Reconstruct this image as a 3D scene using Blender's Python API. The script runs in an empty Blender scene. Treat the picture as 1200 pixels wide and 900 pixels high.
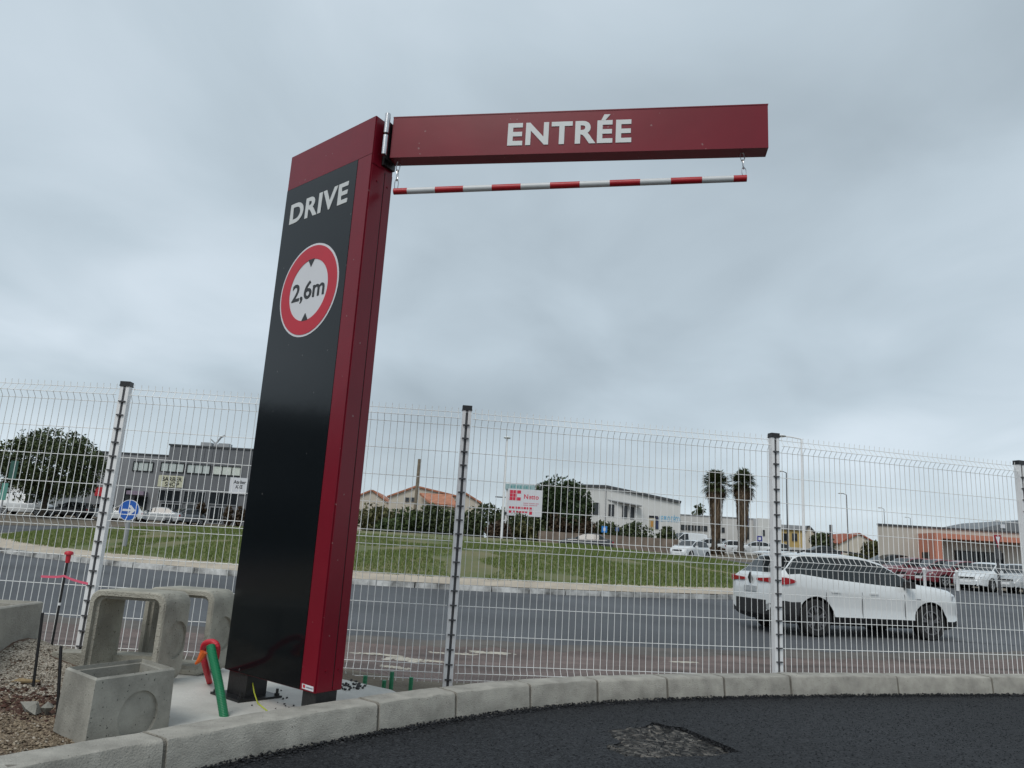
import bpy, bmesh, math, random
from mathutils import Vector, Matrix, geometry, noise
R_ = math.radians
random.seed(7)
S = bpy.context.scene
COL = S.collection

# ------------------------------------------------------------------ camera
FPX, PITCH, ROLL, EYE = 891.7, .2169, .0591, .8983
fw = Vector((0, math.cos(PITCH), math.sin(PITCH)))
r0 = Vector((1, 0, 0)); u0 = Vector((0, -math.sin(PITCH), math.cos(PITCH)))
cr = math.cos(ROLL)*r0 + math.sin(ROLL)*u0
cu = -math.sin(ROLL)*r0 + math.cos(ROLL)*u0
CAM = Vector((0, 0, EYE))
cd = bpy.data.cameras.new('camera'); co = bpy.data.objects.new('camera', cd); COL.objects.link(co)
cd.sensor_fit = 'HORIZONTAL'; cd.sensor_width = 36; cd.lens = 36*FPX/1200
cd.clip_start = .05; cd.clip_end = 3000
m = Matrix((cr, cu, -fw)).transposed().to_4x4(); m.translation = CAM
co.matrix_world = m
S.camera = co
S.render.resolution_x, S.render.resolution_y = 1024, 768

# ------------------------------------------------------------------ sky, sun, exposure
S.view_settings.view_transform = 'Standard'; S.view_settings.look = 'None'
S.view_settings.gamma = 1; S.view_settings.exposure = 0; S.view_settings.use_curve_mapping = False
SUN_EL, SUN_AZ = R_(48), R_(205)          # high, behind the camera, veiled by cloud
wd = bpy.data.worlds.new('World'); S.world = wd; wd.use_nodes = True
nt = wd.node_tree; N = nt.nodes; Lk = nt.links
for n in list(N): N.remove(n)
def nd(t, **k):
    n = N.new(t)
    for a, b in k.items(): setattr(n, a, b)
    return n
out = nd('ShaderNodeOutputWorld'); bg = nd('ShaderNodeBackground')
sky = nd('ShaderNodeTexSky', sky_type='NISHITA', sun_disc=False, sun_elevation=SUN_EL, sun_rotation=SUN_AZ)
tc = nd('ShaderNodeTexCoord')
sep = nd('ShaderNodeSeparateXYZ'); Lk.new(tc.outputs['Generated'], sep.inputs[0])
# cloud deck: the view direction is projected on a flat layer, so that clouds crowd together towards the horizon
zc = nd('ShaderNodeMath', operation='MAXIMUM'); Lk.new(sep.outputs['Z'], zc.inputs[0]); zc.inputs[1].default_value = 0
za = nd('ShaderNodeMath', operation='ADD'); Lk.new(zc.outputs[0], za.inputs[0]); za.inputs[1].default_value = .22
dv = nd('ShaderNodeVectorMath', operation='DIVIDE'); Lk.new(tc.outputs['Generated'], dv.inputs[0])
cb = nd('ShaderNodeCombineXYZ')
for i in range(3): Lk.new(za.outputs[0], cb.inputs[i])
Lk.new(cb.outputs[0], dv.inputs[1])
mp = nd('ShaderNodeMapping'); Lk.new(dv.outputs[0], mp.inputs[0])
mp.inputs['Location'].default_value = (2.7, .2, 0); mp.inputs['Scale'].default_value = (.7, .75, 0); mp.inputs['Rotation'].default_value = (0, 0, .5)
n1 = nd('ShaderNodeTexNoise'); Lk.new(mp.outputs[0], n1.inputs['Vector'])
n1.inputs['Scale'].default_value = .7; n1.inputs['Detail'].default_value = 3; n1.inputs['Roughness'].default_value = .45; n1.inputs['Distortion'].default_value = .3
mp2 = nd('ShaderNodeMapping'); Lk.new(dv.outputs[0], mp2.inputs[0]); mp2.inputs['Scale'].default_value = (1.5, 1.2, 0); mp2.inputs['Location'].default_value = (4, 1, 0); mp2.inputs['Rotation'].default_value = (0, 0, -.25)
n2 = nd('ShaderNodeTexNoise'); Lk.new(mp2.outputs[0], n2.inputs['Vector'])
n2.inputs['Scale'].default_value = 1.5; n2.inputs['Detail'].default_value = 6; n2.inputs['Roughness'].default_value = .46; n2.inputs['Distortion'].default_value = .35
mx = nd('ShaderNodeMix', data_type='FLOAT'); mx.inputs['Factor'].default_value = .3
Lk.new(n1.outputs[0], mx.inputs[2]); Lk.new(n2.outputs[0], mx.inputs[3])
rp = nd('ShaderNodeValToRGB'); Lk.new(mx.outputs[0], rp.inputs[0])
e = rp.color_ramp.elements
e[0].position = .34; e[0].color = (.345, .412, .462, 1)
e[1].position = .64; e[1].color = (.67, .755, .83, 1)
k = e.new(.49); k.color = (.49, .577, .642, 1)
mc = nd('ShaderNodeMix', data_type='RGBA'); mc.inputs['Factor'].default_value = .93
sm = nd('ShaderNodeMix', data_type='RGBA', blend_type='MULTIPLY'); sm.inputs['Factor'].default_value = 1
Lk.new(sky.outputs[0], sm.inputs[6]); sm.inputs[7].default_value = (.1, .1, .1, 1)
Lk.new(sm.outputs[2], mc.inputs[6]); Lk.new(rp.outputs[0], mc.inputs[7])
hm = nd('ShaderNodeMapRange', interpolation_type='SMOOTHSTEP'); Lk.new(sep.outputs['Z'], hm.inputs[0]); hm.inputs[1].default_value = 0; hm.inputs[2].default_value = .22; hm.inputs[3].default_value = .35; hm.inputs[4].default_value = 0
hx = nd('ShaderNodeMix', data_type='RGBA'); Lk.new(hm.outputs[0], hx.inputs['Factor']); Lk.new(mc.outputs[2], hx.inputs[6]); hx.inputs[7].default_value = (.70, .79, .84, 1)
Lk.new(hx.outputs[2], bg.inputs[0]); bg.inputs[1].default_value = 1.1
Lk.new(bg.outputs[0], out.inputs[0])
sl = bpy.data.lights.new('sun', 'SUN'); so = bpy.data.objects.new('sun', sl); COL.objects.link(so)
sl.energy = 1.45; sl.angle = R_(25); sl.color = (1, .96, .9)
sd = Vector((math.sin(SUN_AZ)*math.cos(SUN_EL), math.cos(SUN_AZ)*math.cos(SUN_EL), math.sin(SUN_EL)))
so.rotation_euler = (-sd).to_track_quat('-Z', 'Y').to_euler()

# ------------------------------------------------------------------ measuring helpers
def ray(x, y): return fw + cr*((x-600)/FPX) + cu*((450-y)/FPX)
def atz(x, y, z):
    d = ray(x, y); return CAM + d*((z-EYE)/d.z)
def atY(x, y, Y):
    d = ray(x, y); return CAM + d*(Y/d.y)
def pl(x, y, off=0):                                   # point on the gently rising ground beyond the fence
    d = ray(x, y); return CAM + d*((-.7+off-EYE)/(d.z-.026*d.y))
def lerp(a, b, t): return a+(b-a)*t
def clamp(t, a=0, b=1): return max(a, min(b, t))
def interp(tab, x):
    if x <= tab[0][0]: return tab[0][1]
    for (a, b), (c, d) in zip(tab, tab[1:]):
        if x <= c: return lerp(b, d, (x-a)/(c-a))
    return tab[-1][1]

# ------------------------------------------------------------------ materials
MATS = {}
def mat(name, col, rough=.6, var=.12, scale=6, bump=0, bscale=80, metal=0, spec=.5, col2=None, coat=0, detail=6, bdist=.02, speck=0, speckscale=60, speckcol=(.02, .02, .02)):
    if name in MATS: return MATS[name]
    M = bpy.data.materials.new(name); M.use_nodes = True; T = M.node_tree; b = T.nodes['Principled BSDF']
    b.inputs['Roughness'].default_value = rough; b.inputs['Metallic'].default_value = metal
    b.inputs['Specular IOR Level'].default_value = spec; b.inputs['Coat Weight'].default_value = coat
    c = T.nodes.new('ShaderNodeTexCoord')
    n = T.nodes.new('ShaderNodeTexNoise'); n.inputs['Scale'].default_value = scale; n.inputs['Detail'].default_value = detail; n.inputs['Roughness'].default_value = .6
    T.links.new(c.outputs['Object'], n.inputs['Vector'])
    r = T.nodes.new('ShaderNodeValToRGB'); T.links.new(n.outputs[0], r.inputs[0])
    if col2 is None:
        lo = [x*(1-var) for x in col]; hi = [min(1, x*(1+var)) for x in col]
    else: lo, hi = col, col2
    r.color_ramp.elements[0].position = .33; r.color_ramp.elements[0].color = (*lo, 1)
    r.color_ramp.elements[1].position = .67; r.color_ramp.elements[1].color = (*hi, 1)
    last = r.outputs[0]
    if speck:
        v = T.nodes.new('ShaderNodeTexVoronoi'); v.inputs['Scale'].default_value = speckscale; T.links.new(c.outputs['Object'], v.inputs['Vector'])
        w2 = T.nodes.new('ShaderNodeTexNoise'); w2.inputs['Scale'].default_value = speckscale*1.3; T.links.new(c.outputs['Object'], w2.inputs['Vector'])
        wa = T.nodes.new('ShaderNodeMix'); wa.data_type = 'VECTOR'; wa.inputs['Factor'].default_value = .018; T.links.new(c.outputs['Object'], wa.inputs[4]); T.links.new(w2.outputs['Color'], wa.inputs[5]); T.links.new(wa.outputs[1], v.inputs['Vector'])
        sc = T.nodes.new('ShaderNodeSeparateColor'); T.links.new(v.outputs['Color'], sc.inputs[0])
        pw = T.nodes.new('ShaderNodeMath'); pw.operation = 'POWER'; pw.inputs[1].default_value = 3; T.links.new(sc.outputs[1], pw.inputs[0])
        ml = T.nodes.new('ShaderNodeMath'); ml.operation = 'MULTIPLY'; ml.inputs[1].default_value = speck*1.9; T.links.new(pw.outputs[0], ml.inputs[0])
        q = T.nodes.new('ShaderNodeMath'); q.operation = 'LESS_THAN'; T.links.new(v.outputs['Distance'], q.inputs[0]); T.links.new(ml.outputs[0], q.inputs[1])
        x = T.nodes.new('ShaderNodeMix'); x.data_type = 'RGBA'; T.links.new(q.outputs[0], x.inputs['Factor']); T.links.new(last, x.inputs[6]); x.inputs[7].default_value = (*speckcol, 1)
        last = x.outputs[2]
    T.links.new(last, b.inputs['Base Color'])
    if bump:
        n3 = T.nodes.new('ShaderNodeTexNoise'); n3.inputs['Scale'].default_value = bscale; n3.inputs['Detail'].default_value = 4
        T.links.new(c.outputs['Object'], n3.inputs['Vector'])
        bp = T.nodes.new('ShaderNodeBump'); bp.inputs['Strength'].default_value = bump; bp.inputs['Distance'].default_value = bdist
        T.links.new(n3.outputs[0], bp.inputs['Height']); T.links.new(bp.outputs[0], b.inputs['Normal'])
    MATS[name] = M
    return M
def leafmat(name, c1, c2, c3=None):
    if name in MATS: return MATS[name]
    M = bpy.data.materials.new(name); M.use_nodes = True; T = M.node_tree; b = T.nodes['Principled BSDF']
    b.inputs['Roughness'].default_value = .6; b.inputs['Specular IOR Level'].default_value = .25
    g = T.nodes.new('ShaderNodeNewGeometry'); r = T.nodes.new('ShaderNodeValToRGB')
    T.links.new(g.outputs['Random Per Island'], r.inputs[0]); T.links.new(r.outputs[0], b.inputs['Base Color'])
    r.color_ramp.elements[0].color = (*c1, 1); r.color_ramp.elements[1].color = (*c2, 1)
    if c3: k = r.color_ramp.elements.new(.92); k.color = (*c2, 1); r.color_ramp.elements[2].color = (*c3, 1)
    MATS[name] = M
    return M
def grainmat(name, cols, rough, vscale, bump, bdist, patch=.25, pscale=.8):
    """coarse aggregate: cellular grains with their own colours and relief, and slow blotches"""
    if name in MATS: return MATS[name]
    M = bpy.data.materials.new(name); M.use_nodes = True; T = M.node_tree; b = T.nodes['Principled BSDF']
    b.inputs['Roughness'].default_value = rough; b.inputs['Specular IOR Level'].default_value = .22
    c = T.nodes.new('ShaderNodeTexCoord')
    v = T.nodes.new('ShaderNodeTexVoronoi'); v.inputs['Scale'].default_value = vscale; T.links.new(c.outputs['Object'], v.inputs['Vector'])
    s = T.nodes.new('ShaderNodeSeparateColor'); T.links.new(v.outputs['Color'], s.inputs[0])
    r = T.nodes.new('ShaderNodeValToRGB'); T.links.new(s.outputs[0], r.inputs[0])
    el = r.color_ramp.elements
    el[0].color = (*cols[0], 1); el[1].color = (*cols[-1], 1)
    for i, cc in enumerate(cols[1:-1]):
        k = el.new((i+1)/(len(cols)-1)); k.color = (*cc, 1)
    n = T.nodes.new('ShaderNodeTexNoise'); n.inputs['Scale'].default_value = pscale; n.inputs['Detail'].default_value = 6; T.links.new(c.outputs['Object'], n.inputs['Vector'])
    mr = T.nodes.new('ShaderNodeMapRange'); mr.inputs[1].default_value = .3; mr.inputs[2].default_value = .7; mr.inputs[3].default_value = 1-patch; mr.inputs[4].default_value = 1+patch
    T.links.new(n.outputs[0], mr.inputs[0])
    x = T.nodes.new('ShaderNodeVectorMath'); x.operation = 'SCALE'; T.links.new(r.outputs[0], x.inputs[0]); T.links.new(mr.outputs[0], x.inputs['Scale'])
    T.links.new(x.outputs[0], b.inputs['Base Color'])
    n2 = T.nodes.new('ShaderNodeTexNoise'); n2.inputs['Scale'].default_value = vscale*.5; T.links.new(c.outputs['Object'], n2.inputs['Vector'])
    ad = T.nodes.new('ShaderNodeMath'); ad.operation = 'SUBTRACT'; T.links.new(n2.outputs[0], ad.inputs[0]); T.links.new(v.outputs['Distance'], ad.inputs[1])
    bp = T.nodes.new('ShaderNodeBump'); bp.inputs['Strength'].default_value = bump; bp.inputs['Distance'].default_value = bdist
    T.links.new(ad.outputs[0], bp.inputs['Height']); T.links.new(bp.outputs[0], b.inputs['Normal'])
    MATS[name] = M
    return M

M_asph = grainmat('fresh_asphalt', [(.006, .0065, .008), (.012, .0128, .015), (.021, .022, .025), (.042, .0435, .047)], .65, 100, .8, .014, .22, .7)
M_road = grainmat('road_asphalt', [(.066, .07, .076), (.084, .088, .094), (.104, .108, .115)], .7, 70, .4, .006, .3, .3)
M_pave = grainmat('brown_pavement', [(.1, .075, .066), (.135, .1, .09), (.175, .135, .12)], .8, 60, .5, .008, .4, 1.1)
M_conc = mat('kerb_concrete', (.34, .322, .282), .9, .26, 7, .4, 150, speck=.13, speckscale=80, speckcol=(.16, .15, .125), detail=12)
M_mort = mat('mortar', (.17, .155, .13), .95, .2, 20, .5, 150)
M_cast = mat('cast_concrete', (.285, .275, .24), .9, .36, 4, .2, 110, speck=.13, speckscale=70, speckcol=(.08, .078, .07), detail=9)
M_castw = mat('weathered_cast_concrete', (.36, .343, .288), .92, .3, 4, .6, 110, speck=.15, speckscale=60, speckcol=(.12, .115, .09), detail=9)
M_pad = mat('pad_concrete', (.5, .49, .45), .85, .12, 4, .2, 70, detail=8)
M_apron = mat('apron_concrete', (.42, .36, .285), .9, .15, 2, .2, 30)
M_kfar = mat('old_kerb_concrete', (.13, .13, .125), .9, .3, 2.2, .2, 40, col2=(.78, .78, .76), detail=8)
M_red = mat('red_paint', (.178, .006, .017), .28, .08, 3, .05, 2.2, spec=.32, speck=.075, speckscale=24, speckcol=(.24, .12, .12), bdist=.03)
M_black = mat('black_gloss', (.004, .006, .0075), .12, .05, 3, .04, 2, spec=.38, speck=.06, speckscale=20, speckcol=(.07, .07, .07), bdist=.03)
M_bsteel = mat('black_steel', (.012, .012, .013), .45, .2, 30, .1, 60)
M_white = mat('white_paint', (.8, .8, .8), .45, .04, 4)
M_wire = mat('white_wire', (.85, .85, .83), .4, .05, 4)
M_slot = mat('grey_slot', (.07, .07, .075), .5, .1, 10)
M_cap = mat('black_plastic', (.015, .015, .016), .4, .1, 10)
M_letter = mat('white_lettering', (.62, .64, .64), .5, .03, 4)
M_steel = mat('galvanised_steel', (.55, .55, .56), .28, .12, 25, metal=1)
M_signred = mat('sign_red', (.5, .012, .03), .4, .04, 5)
M_signwhite = mat('sign_white', (.66, .67, .7), .4, .02, 5)
M_soil = mat('soil', (.1, .075, .055), .95, .4, 3, .8, 25, detail=9, bdist=.05)
M_redsoil = mat('red_soil', (.08, .034, .022), .95, .4, 8, .9, 30, detail=9, bdist=.05)
M_rubber = mat('rubber', (.012, .012, .012), .75, .2, 20)
M_trim = mat('black_trim', (.014, .014, .015), .5, .1, 20)
M_glass = mat('car_glass', (.01, .013, .014), .05, .1, 4, spec=.6)
M_alloy = mat('alloy', (.17, .17, .175), .35, .1, 20, metal=.6)
M_plasticred = mat('red_plastic', (.5, .02, .035), .45, .1, 20)
M_green = mat('green_plastic', (.012, .2, .085), .4, .12, 8)
M_wood = mat('pole_wood', (.2, .165, .12), .9, .25, 5)
M_pane = mat('window_pane', (.02, .024, .028), .1, .2, .6, spec=.6)
M_tile = mat('orange_tile', (.4, .17, .1), .85, .25, 1.5, .3, 8)
M_grey = mat('grey_metal', (.3, .31, .32), .45, .08, 5)

# ------------------------------------------------------------------ mesh helpers
ORG = {}
class MB:
    def __init__(s): s.v = []; s.f = []
    def add(s, vs, fs):
        o = len(s.v); s.v += [tuple(p) for p in vs]; s.f += [tuple(i+o for i in q) for q in fs]; return s
    def box(s, c, size, rz=0, M=None):
        h = [x/2 for x in size]; mt = M or (Matrix.Translation(c) @ Matrix.Rotation(rz, 4, 'Z'))
        vs = [mt @ Vector((x*h[0], y*h[1], z*h[2])) for z in (-1, 1) for y in (-1, 1) for x in (-1, 1)]
        return s.add(vs, [(0, 2, 3, 1), (4, 5, 7, 6), (0, 1, 5, 4), (2, 6, 7, 3), (0, 4, 6, 2), (1, 3, 7, 5)])
    def prism(s, poly, z0, z1):
        n = len(poly)
        a = sum(poly[i][0]*poly[(i+1) % n][1]-poly[(i+1) % n][0]*poly[i][1] for i in range(n))
        if a < 0: poly = poly[::-1]
        vs = [(p[0], p[1], z0) for p in poly]+[(p[0], p[1], z1) for p in poly]
        return s.add(vs, [tuple(range(n))[::-1], tuple(range(n, 2*n))]+[(i, (i+1) % n, n+(i+1) % n, n+i) for i in range(n)])
    def wallpoly(s, pts, n, d):                    # planar polygon pts extruded by vector n*d
        k = len(pts); o = [Vector(p) for p in pts]; b = [p + Vector(n)*d for p in o]
        return s.add(o+b, [tuple(range(k)), tuple(range(k, 2*k))[::-1]]+[(i, k+i, k+(i+1) % k, (i+1) % k) for i in range(k)])
    def tube(s, pts, r, n=8, caps=True):
        pts = [Vector(p) for p in pts]; k = len(pts); rs = r if isinstance(r, (list, tuple)) else [r]*k
        vs = []; prev = None
        for i, p in enumerate(pts):
            t = (pts[min(i+1, k-1)]-pts[max(i-1, 0)]).normalized()
            if prev is None:
                up = Vector((0, 0, 1)) if abs(t.z) < .9 else Vector((1, 0, 0)); a = t.cross(up).normalized()
            else: a = (prev-t*prev.dot(t)).normalized()
            prev = a; b = t.cross(a)
            for j in range(n):
                w = 2*math.pi*j/n; vs.append(p+(a*math.cos(w)+b*math.sin(w))*rs[i])
        fs = [(i*n+j, i*n+(j+1) % n, (i+1)*n+(j+1) % n, (i+1)*n+j) for i in range(k-1) for j in range(n)]
        if caps: fs += [tuple(range(n))[::-1], tuple(range((k-1)*n, k*n))]
        return s.add(vs, fs)
    def lathe(s, prof, c, axis='Z', n=24):         # prof: (radius, height)
        vs = []
        for r, h in prof:
            for j in range(n):
                w = 2*math.pi*j/n; a, b = r*math.cos(w), r*math.sin(w)
                vs.append(Vector(c)+(Vector((a, b, h)) if axis == 'Z' else Vector((a, h, b)) if axis == 'Y' else Vector((h, a, b))))
        k = len(prof)
        fs = [(i*n+j, i*n+(j+1) % n, (i+1)*n+(j+1) % n, (i+1)*n+j) for i in range(k-1) for j in range(n)]
        fs += [tuple(range(n))[::-1], tuple(range((k-1)*n, k*n))]
        return s.add(vs, fs)
    def build(s, name, mt, parent=None, origin=None, smooth=False):
        if parent is not None: o = ORG[parent.name]
        else: o = Vector(origin) if origin is not None else Vector((0, 0, 0))
        me = bpy.data.meshes.new(name)
        me.from_pydata([(x-o.x, y-o.y, z-o.z) for x, y, z in s.v], [], s.f)
        if not isinstance(mt, (list, tuple)): mt = [mt]
        for q in mt: me.materials.append(q)
        bm = bmesh.new(); bm.from_mesh(me); bmesh.ops.recalc_face_normals(bm, faces=bm.faces); bm.to_mesh(me); bm.free()
        if smooth: smooth_mesh(me)
        return link(name, me, parent, o)
def smooth_mesh(me, ang=40):
    me.polygons.foreach_set('use_smooth', [True]*len(me.polygons)); me.set_sharp_from_angle(angle=R_(ang))
def link(name, me, parent, o):
    ob = bpy.data.objects.new(name, me); COL.objects.link(ob)
    if parent is not None: ob.parent = parent
    else: ob.location = o
    ORG[ob.name] = Vector(o)
    return ob
def raw(name, v, f, mt, parent=None, origin=None, smooth=False):     # no normal fixing: leaf soup, sheets
    o = ORG[parent.name] if parent is not None else Vector(origin or (0, 0, 0))
    me = bpy.data.meshes.new(name); me.from_pydata([(a[0]-o.x, a[1]-o.y, a[2]-o.z) for a in v], [], f); me.materials.append(mt)
    if smooth: me.polygons.foreach_set('use_smooth', [True]*len(me.polygons))
    return link(name, me, parent, o)
def tag(o, label, cat, group=None):
    o['label'] = label; o['category'] = cat
    if group: o['group'] = group
    return o
def thing(name, loc, label, cat, group=None):
    o = bpy.data.objects.new(name, None); COL.objects.link(o); o.location = loc; o.empty_display_size = .2
    ORG[o.name] = Vector(loc); return tag(o, label, cat, group)
def struct(o): o['kind'] = 'structure'; return o
def stuff(o): o['kind'] = 'stuff'; return o
def children(o): return [c for c in bpy.data.objects if c.parent == o]
def copy_tree(o, parent=None, kids=None):
    if kids is None:
        kids = {}
        for c in bpy.data.objects:
            if c.parent: kids.setdefault(c.parent.name, []).append(c)
    c = o.copy(); COL.objects.link(c); c.parent = parent
    for ch in kids.get(o.name, []): copy_tree(ch, c, kids)
    return c
def text_mesh(s, size, bold=0., xs=1., space=1.):
    cu_ = bpy.data.curves.new('t', 'FONT'); cu_.body = s; cu_.size = size; cu_.offset = bold; cu_.extrude = .0015; cu_.align_x = 'CENTER'; cu_.align_y = 'CENTER'; cu_.space_character = space
    cu_.resolution_u = 6
    ob = bpy.data.objects.new('t', cu_); COL.objects.link(ob)
    dg = bpy.context.evaluated_depsgraph_get(); me = bpy.data.meshes.new_from_object(ob.evaluated_get(dg))
    bpy.data.objects.remove(ob); bpy.data.curves.remove(cu_)
    return me
def text_on(name, s, center, right, up, mt, parent, width=None, height=None, size=.1, bold=0., space=1.):
    """flat lettering on a plane: fitted into width x height, its centre at `center`"""
    me = text_mesh(s, 1, bold, space=space)
    xs = [v.co.x for v in me.vertices]; ys = [v.co.y for v in me.vertices]
    w, h = max(xs)-min(xs), max(ys)-min(ys); cx, cy = (max(xs)+min(xs))/2, (max(ys)+min(ys))/2
    sx = width/w if width else None; sy = height/h if height else None
    sx = sx or sy or size; sy = sy or sx
    right = Vector(right).normalized(); up = Vector(up).normalized(); nn = right.cross(up); o = ORG[parent.name]
    for v in me.vertices:
        v.co = Vector(center)+right*((v.co.x-cx)*sx)+up*((v.co.y-cy)*sy)+nn*v.co.z - o
    me.materials.clear(); me.materials.append(mt); me.name = name
    return link(name, me, parent, o)

# ------------------------------------------------------------------ terrain
FENCE = [(-5.335, 5.595), (-2.8274, 5.4904), (-.3255, 5.6462), (2.1369, 6.0524), (4.5622, 6.7182), (6.93, 7.58)]
def fy(X): return interp([(-60, 6.5)]+FENCE+[(14, 10.6), (60, 32)], X)
ISL = (-3.2, 40.7); R_IN, R_OUT = 20.35, 29.7
ARR = [(-2.25, -4), (-2.24, -1.5), (-2.16, 0.2), (-2.0, 1.3), (-1.75, 2.15), (-1.47, 2.66), (-1.20, 3.05), (-.96, 3.40), (-.60, 3.87), (-.2, 4.32), (.21, 4.71), (.64, 5.02), (1.08, 5.26), (1.5, 5.46), (2.1, 5.71), (3.03, 6.04), (3.93, 6.34), (5.0, 6.72), (6.2, 7.18), (9, 8.35)]
def catmull(P, n=6):
    o = []
    for i in range(len(P)-1):
        p0, p1, p2, p3 = P[max(i-1, 0)], P[i], P[i+1], P[min(i+2, len(P)-1)]
        for k in range(n):
            t = k/n
            o.append(tuple(.5*((2*b)+(c-a)*t+(2*a-5*b+4*c-d)*t*t+(-a+3*b-3*c+d)*t**3) for a, b, c, d in zip(p0, p1, p2, p3)))
    return o+[P[-1]]
KF = catmull(ARR, 8)                                       # kerb front edge, camera side
def offs(P, d):
    o = []
    for i, p in enumerate(P):
        a, b = P[max(i-1, 0)], P[min(i+1, len(P)-1)]; t = Vector((b[0]-a[0], b[1]-a[1])).normalized()
        o.append((p[0]-t.y*d, p[1]+t.x*d))
    return o
KB = offs(KF, .175)
def inpoly(x, y, P):
    c = False; j = len(P)-1
    for i in range(len(P)):
        if (P[i][1] > y) != (P[j][1] > y) and x < (P[j][0]-P[i][0])*(y-P[i][1])/(P[j][1]-P[i][1])+P[i][0]: c = not c
        j = i
    return c
LANE = KF + [(9, -12), (-2.25, -12)]
LANEB = offs(KF, .1) + [(9.4, -12), (-2.3, -12)]
def plane(Y):
    Y = clamp(Y, -20, 80); return -.7+.026*Y if Y < 45 else .47+.045*(Y-45)
def lot(X): return lerp(.03, -.05, clamp((X+1.3)/.75))+.035*clamp((-2.0-X)/.5)
def gz(X, Y):
    t = clamp((Y-fy(X)-.1)/4.6)
    if t <= 0: return lot(X)
    if t >= 1: return plane(Y)
    return lerp(lot(X), plane(fy(X)+4.7), t)
def frange(a, b, s):
    n = max(1, round((b-a)/s)); return [a+(b-a)*i/n for i in range(n)]
XS = frange(-400, -60, 40)+frange(-60, -10, 5)+frange(-10, -5, .6)+frange(-5, 6.4, .12)+frange(6.4, 14, .6)+frange(14, 60, 5)+frange(60, 400, 40)+[400]
YS = frange(-60, -5, 5)+frange(-5, 1, .6)+frange(1, 7.6, .12)+frange(7.6, 15, .4)+frange(15, 100, 5)+frange(100, 600, 50)+[600]
vs = []
for Y in YS:
    for X in XS:
        if -6 < X < 9.5 and -12 < Y < 8.6 and inpoly(X, Y, LANEB): z = -.1
        elif Y < -12 or (Y < 5 and (X > 9 or X < -8)): z = -.1
        else:
            z = gz(X, Y)
            if Y < 5.6 and X < -.3: z += .02*(noise.noise((X*3, Y*3, 0)))
            if -3.3 < X < -1.72 and 2.0 < Y < 5.2: z -= .12          # dug out under the soil heap
        vs.append((X, Y, z))
nx = len(XS)
fs = [(j*nx+i, j*nx+i+1, (j+1)*nx+i+1, (j+1)*nx+i) for j in range(len(YS)-1) for i in range(nx-1)]
struct(raw('ground', vs, fs, mat('bare_ground', (.075, .06, .042), .95, .3, .8, .6, 20, col2=(.2, .165, .12), detail=10, bdist=.04), smooth=True))

# fresh asphalt of the drive lane, with the opening where a rough old patch still lies bare
HOLE = [atz(*p, .02) for p in ((742, 852), (770, 846.5), (800, 852), (835, 867), (868, 881), (842, 884), (800, 886), (760, 888), (728, 886), (716, 878), (722, 868), (712, 861), (722, 855))]
hole = []
for i, p in enumerate(HOLE):
    q = HOLE[(i+1) % len(HOLE)]
    for t in (0, .33, .66):
        s_ = p.lerp(q, t); j = .03 if 2 > i or i > 4 else .003
        hole.append(Vector((s_.x+random.uniform(-j, j), s_.y+random.uniform(-j, j), .02)))
outer = [Vector((x, y, .02)) for x, y in offs(KF, .02)]+[Vector((9, -12, .02)), Vector((-2.25, -12, .02))]
tri = geometry.tessellate_polygon([outer, hole]); av = outer+hole
mb = MB(); mb.add(av, [tuple(t) for t in tri]); nh = len(hole); o_ = len(outer)
mb.add([p for p in hole]+[p-Vector((0, 0, .03)) for p in hole], [(i, (i+1) % nh, nh+(i+1) % nh, nh+i) for i in range(nh)])
struct(mb.build('asphalt_lane', M_asph))
bm_ = MB(); c_ = sum(hole, Vector())/nh
g_ = []
for i in range(60):
    for j in range(60):
        x = lerp(c_.x-.62, c_.x+.62, i/59); y = lerp(c_.y-.55, c_.y+.55, j/59)
        g_.append((x, y, lerp(.024, .002, clamp((x-c_.x+.1)/.4))+.011*(noise.noise((x*14, y*14, 3)))-.003-(0 if inpoly(x, y, [(h.x, h.y) for h in hole]) else .012)))
bm_.add(g_, [(i*60+j, (i+1)*60+j, (i+1)*60+j+1, i*60+j+1) for i in range(59) for j in range(59)])
struct(bm_.build('worn_patch', grainmat('worn_patch', [(.018, .018, .018), (.045, .043, .041), (.085, .08, .073), (.19, .175, .155)], .85, 45, 1, .03, .4, 6), smooth=True))

# brown pavement between fence and roundabout, road ring, exit road
def ringY(X): return ISL[1]-math.sqrt(max(0, R_OUT**2-(X-ISL[0])**2))
vs = []; fs = []; xs = frange(-24, 21, .5); ny = 16
for X in xs:
    for j in range(ny+1):
        Y = lerp(fy(X)+.12, ringY(X)+.15, j/ny); vs.append((X, Y, gz(X, Y)+.008-(.03 if j == 0 else 0)))
for i in range(len(xs)-1):
    for j in range(ny): a = i*(ny+1)+j; fs.append((a, a+ny+1, a+ny+2, a+1))
struct(raw('pavement', vs, fs, M_pave, smooth=True))
vs = []; fs = []; na = 180
rr = [R_IN-.1, 24, 27, R_OUT]
for i in range(na):
    w = 2*math.pi*i/na
    for r in rr:
        r2 = r + (.06*noise.noise((w*40, 1, 0))+.05*noise.noise((w*12, 5, 0)) if r == R_OUT else 0)
        x = ISL[0]+r2*math.cos(w); y = ISL[1]+r2*math.sin(w); vs.append((x, y, plane(y)+.02))
for i in range(na):
    for j in range(3): a = i*4+j; b = ((i+1) % na)*4+j; fs.append((a, a+1, b+1, b))
struct(raw('road', vs, fs, M_road))
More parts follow.
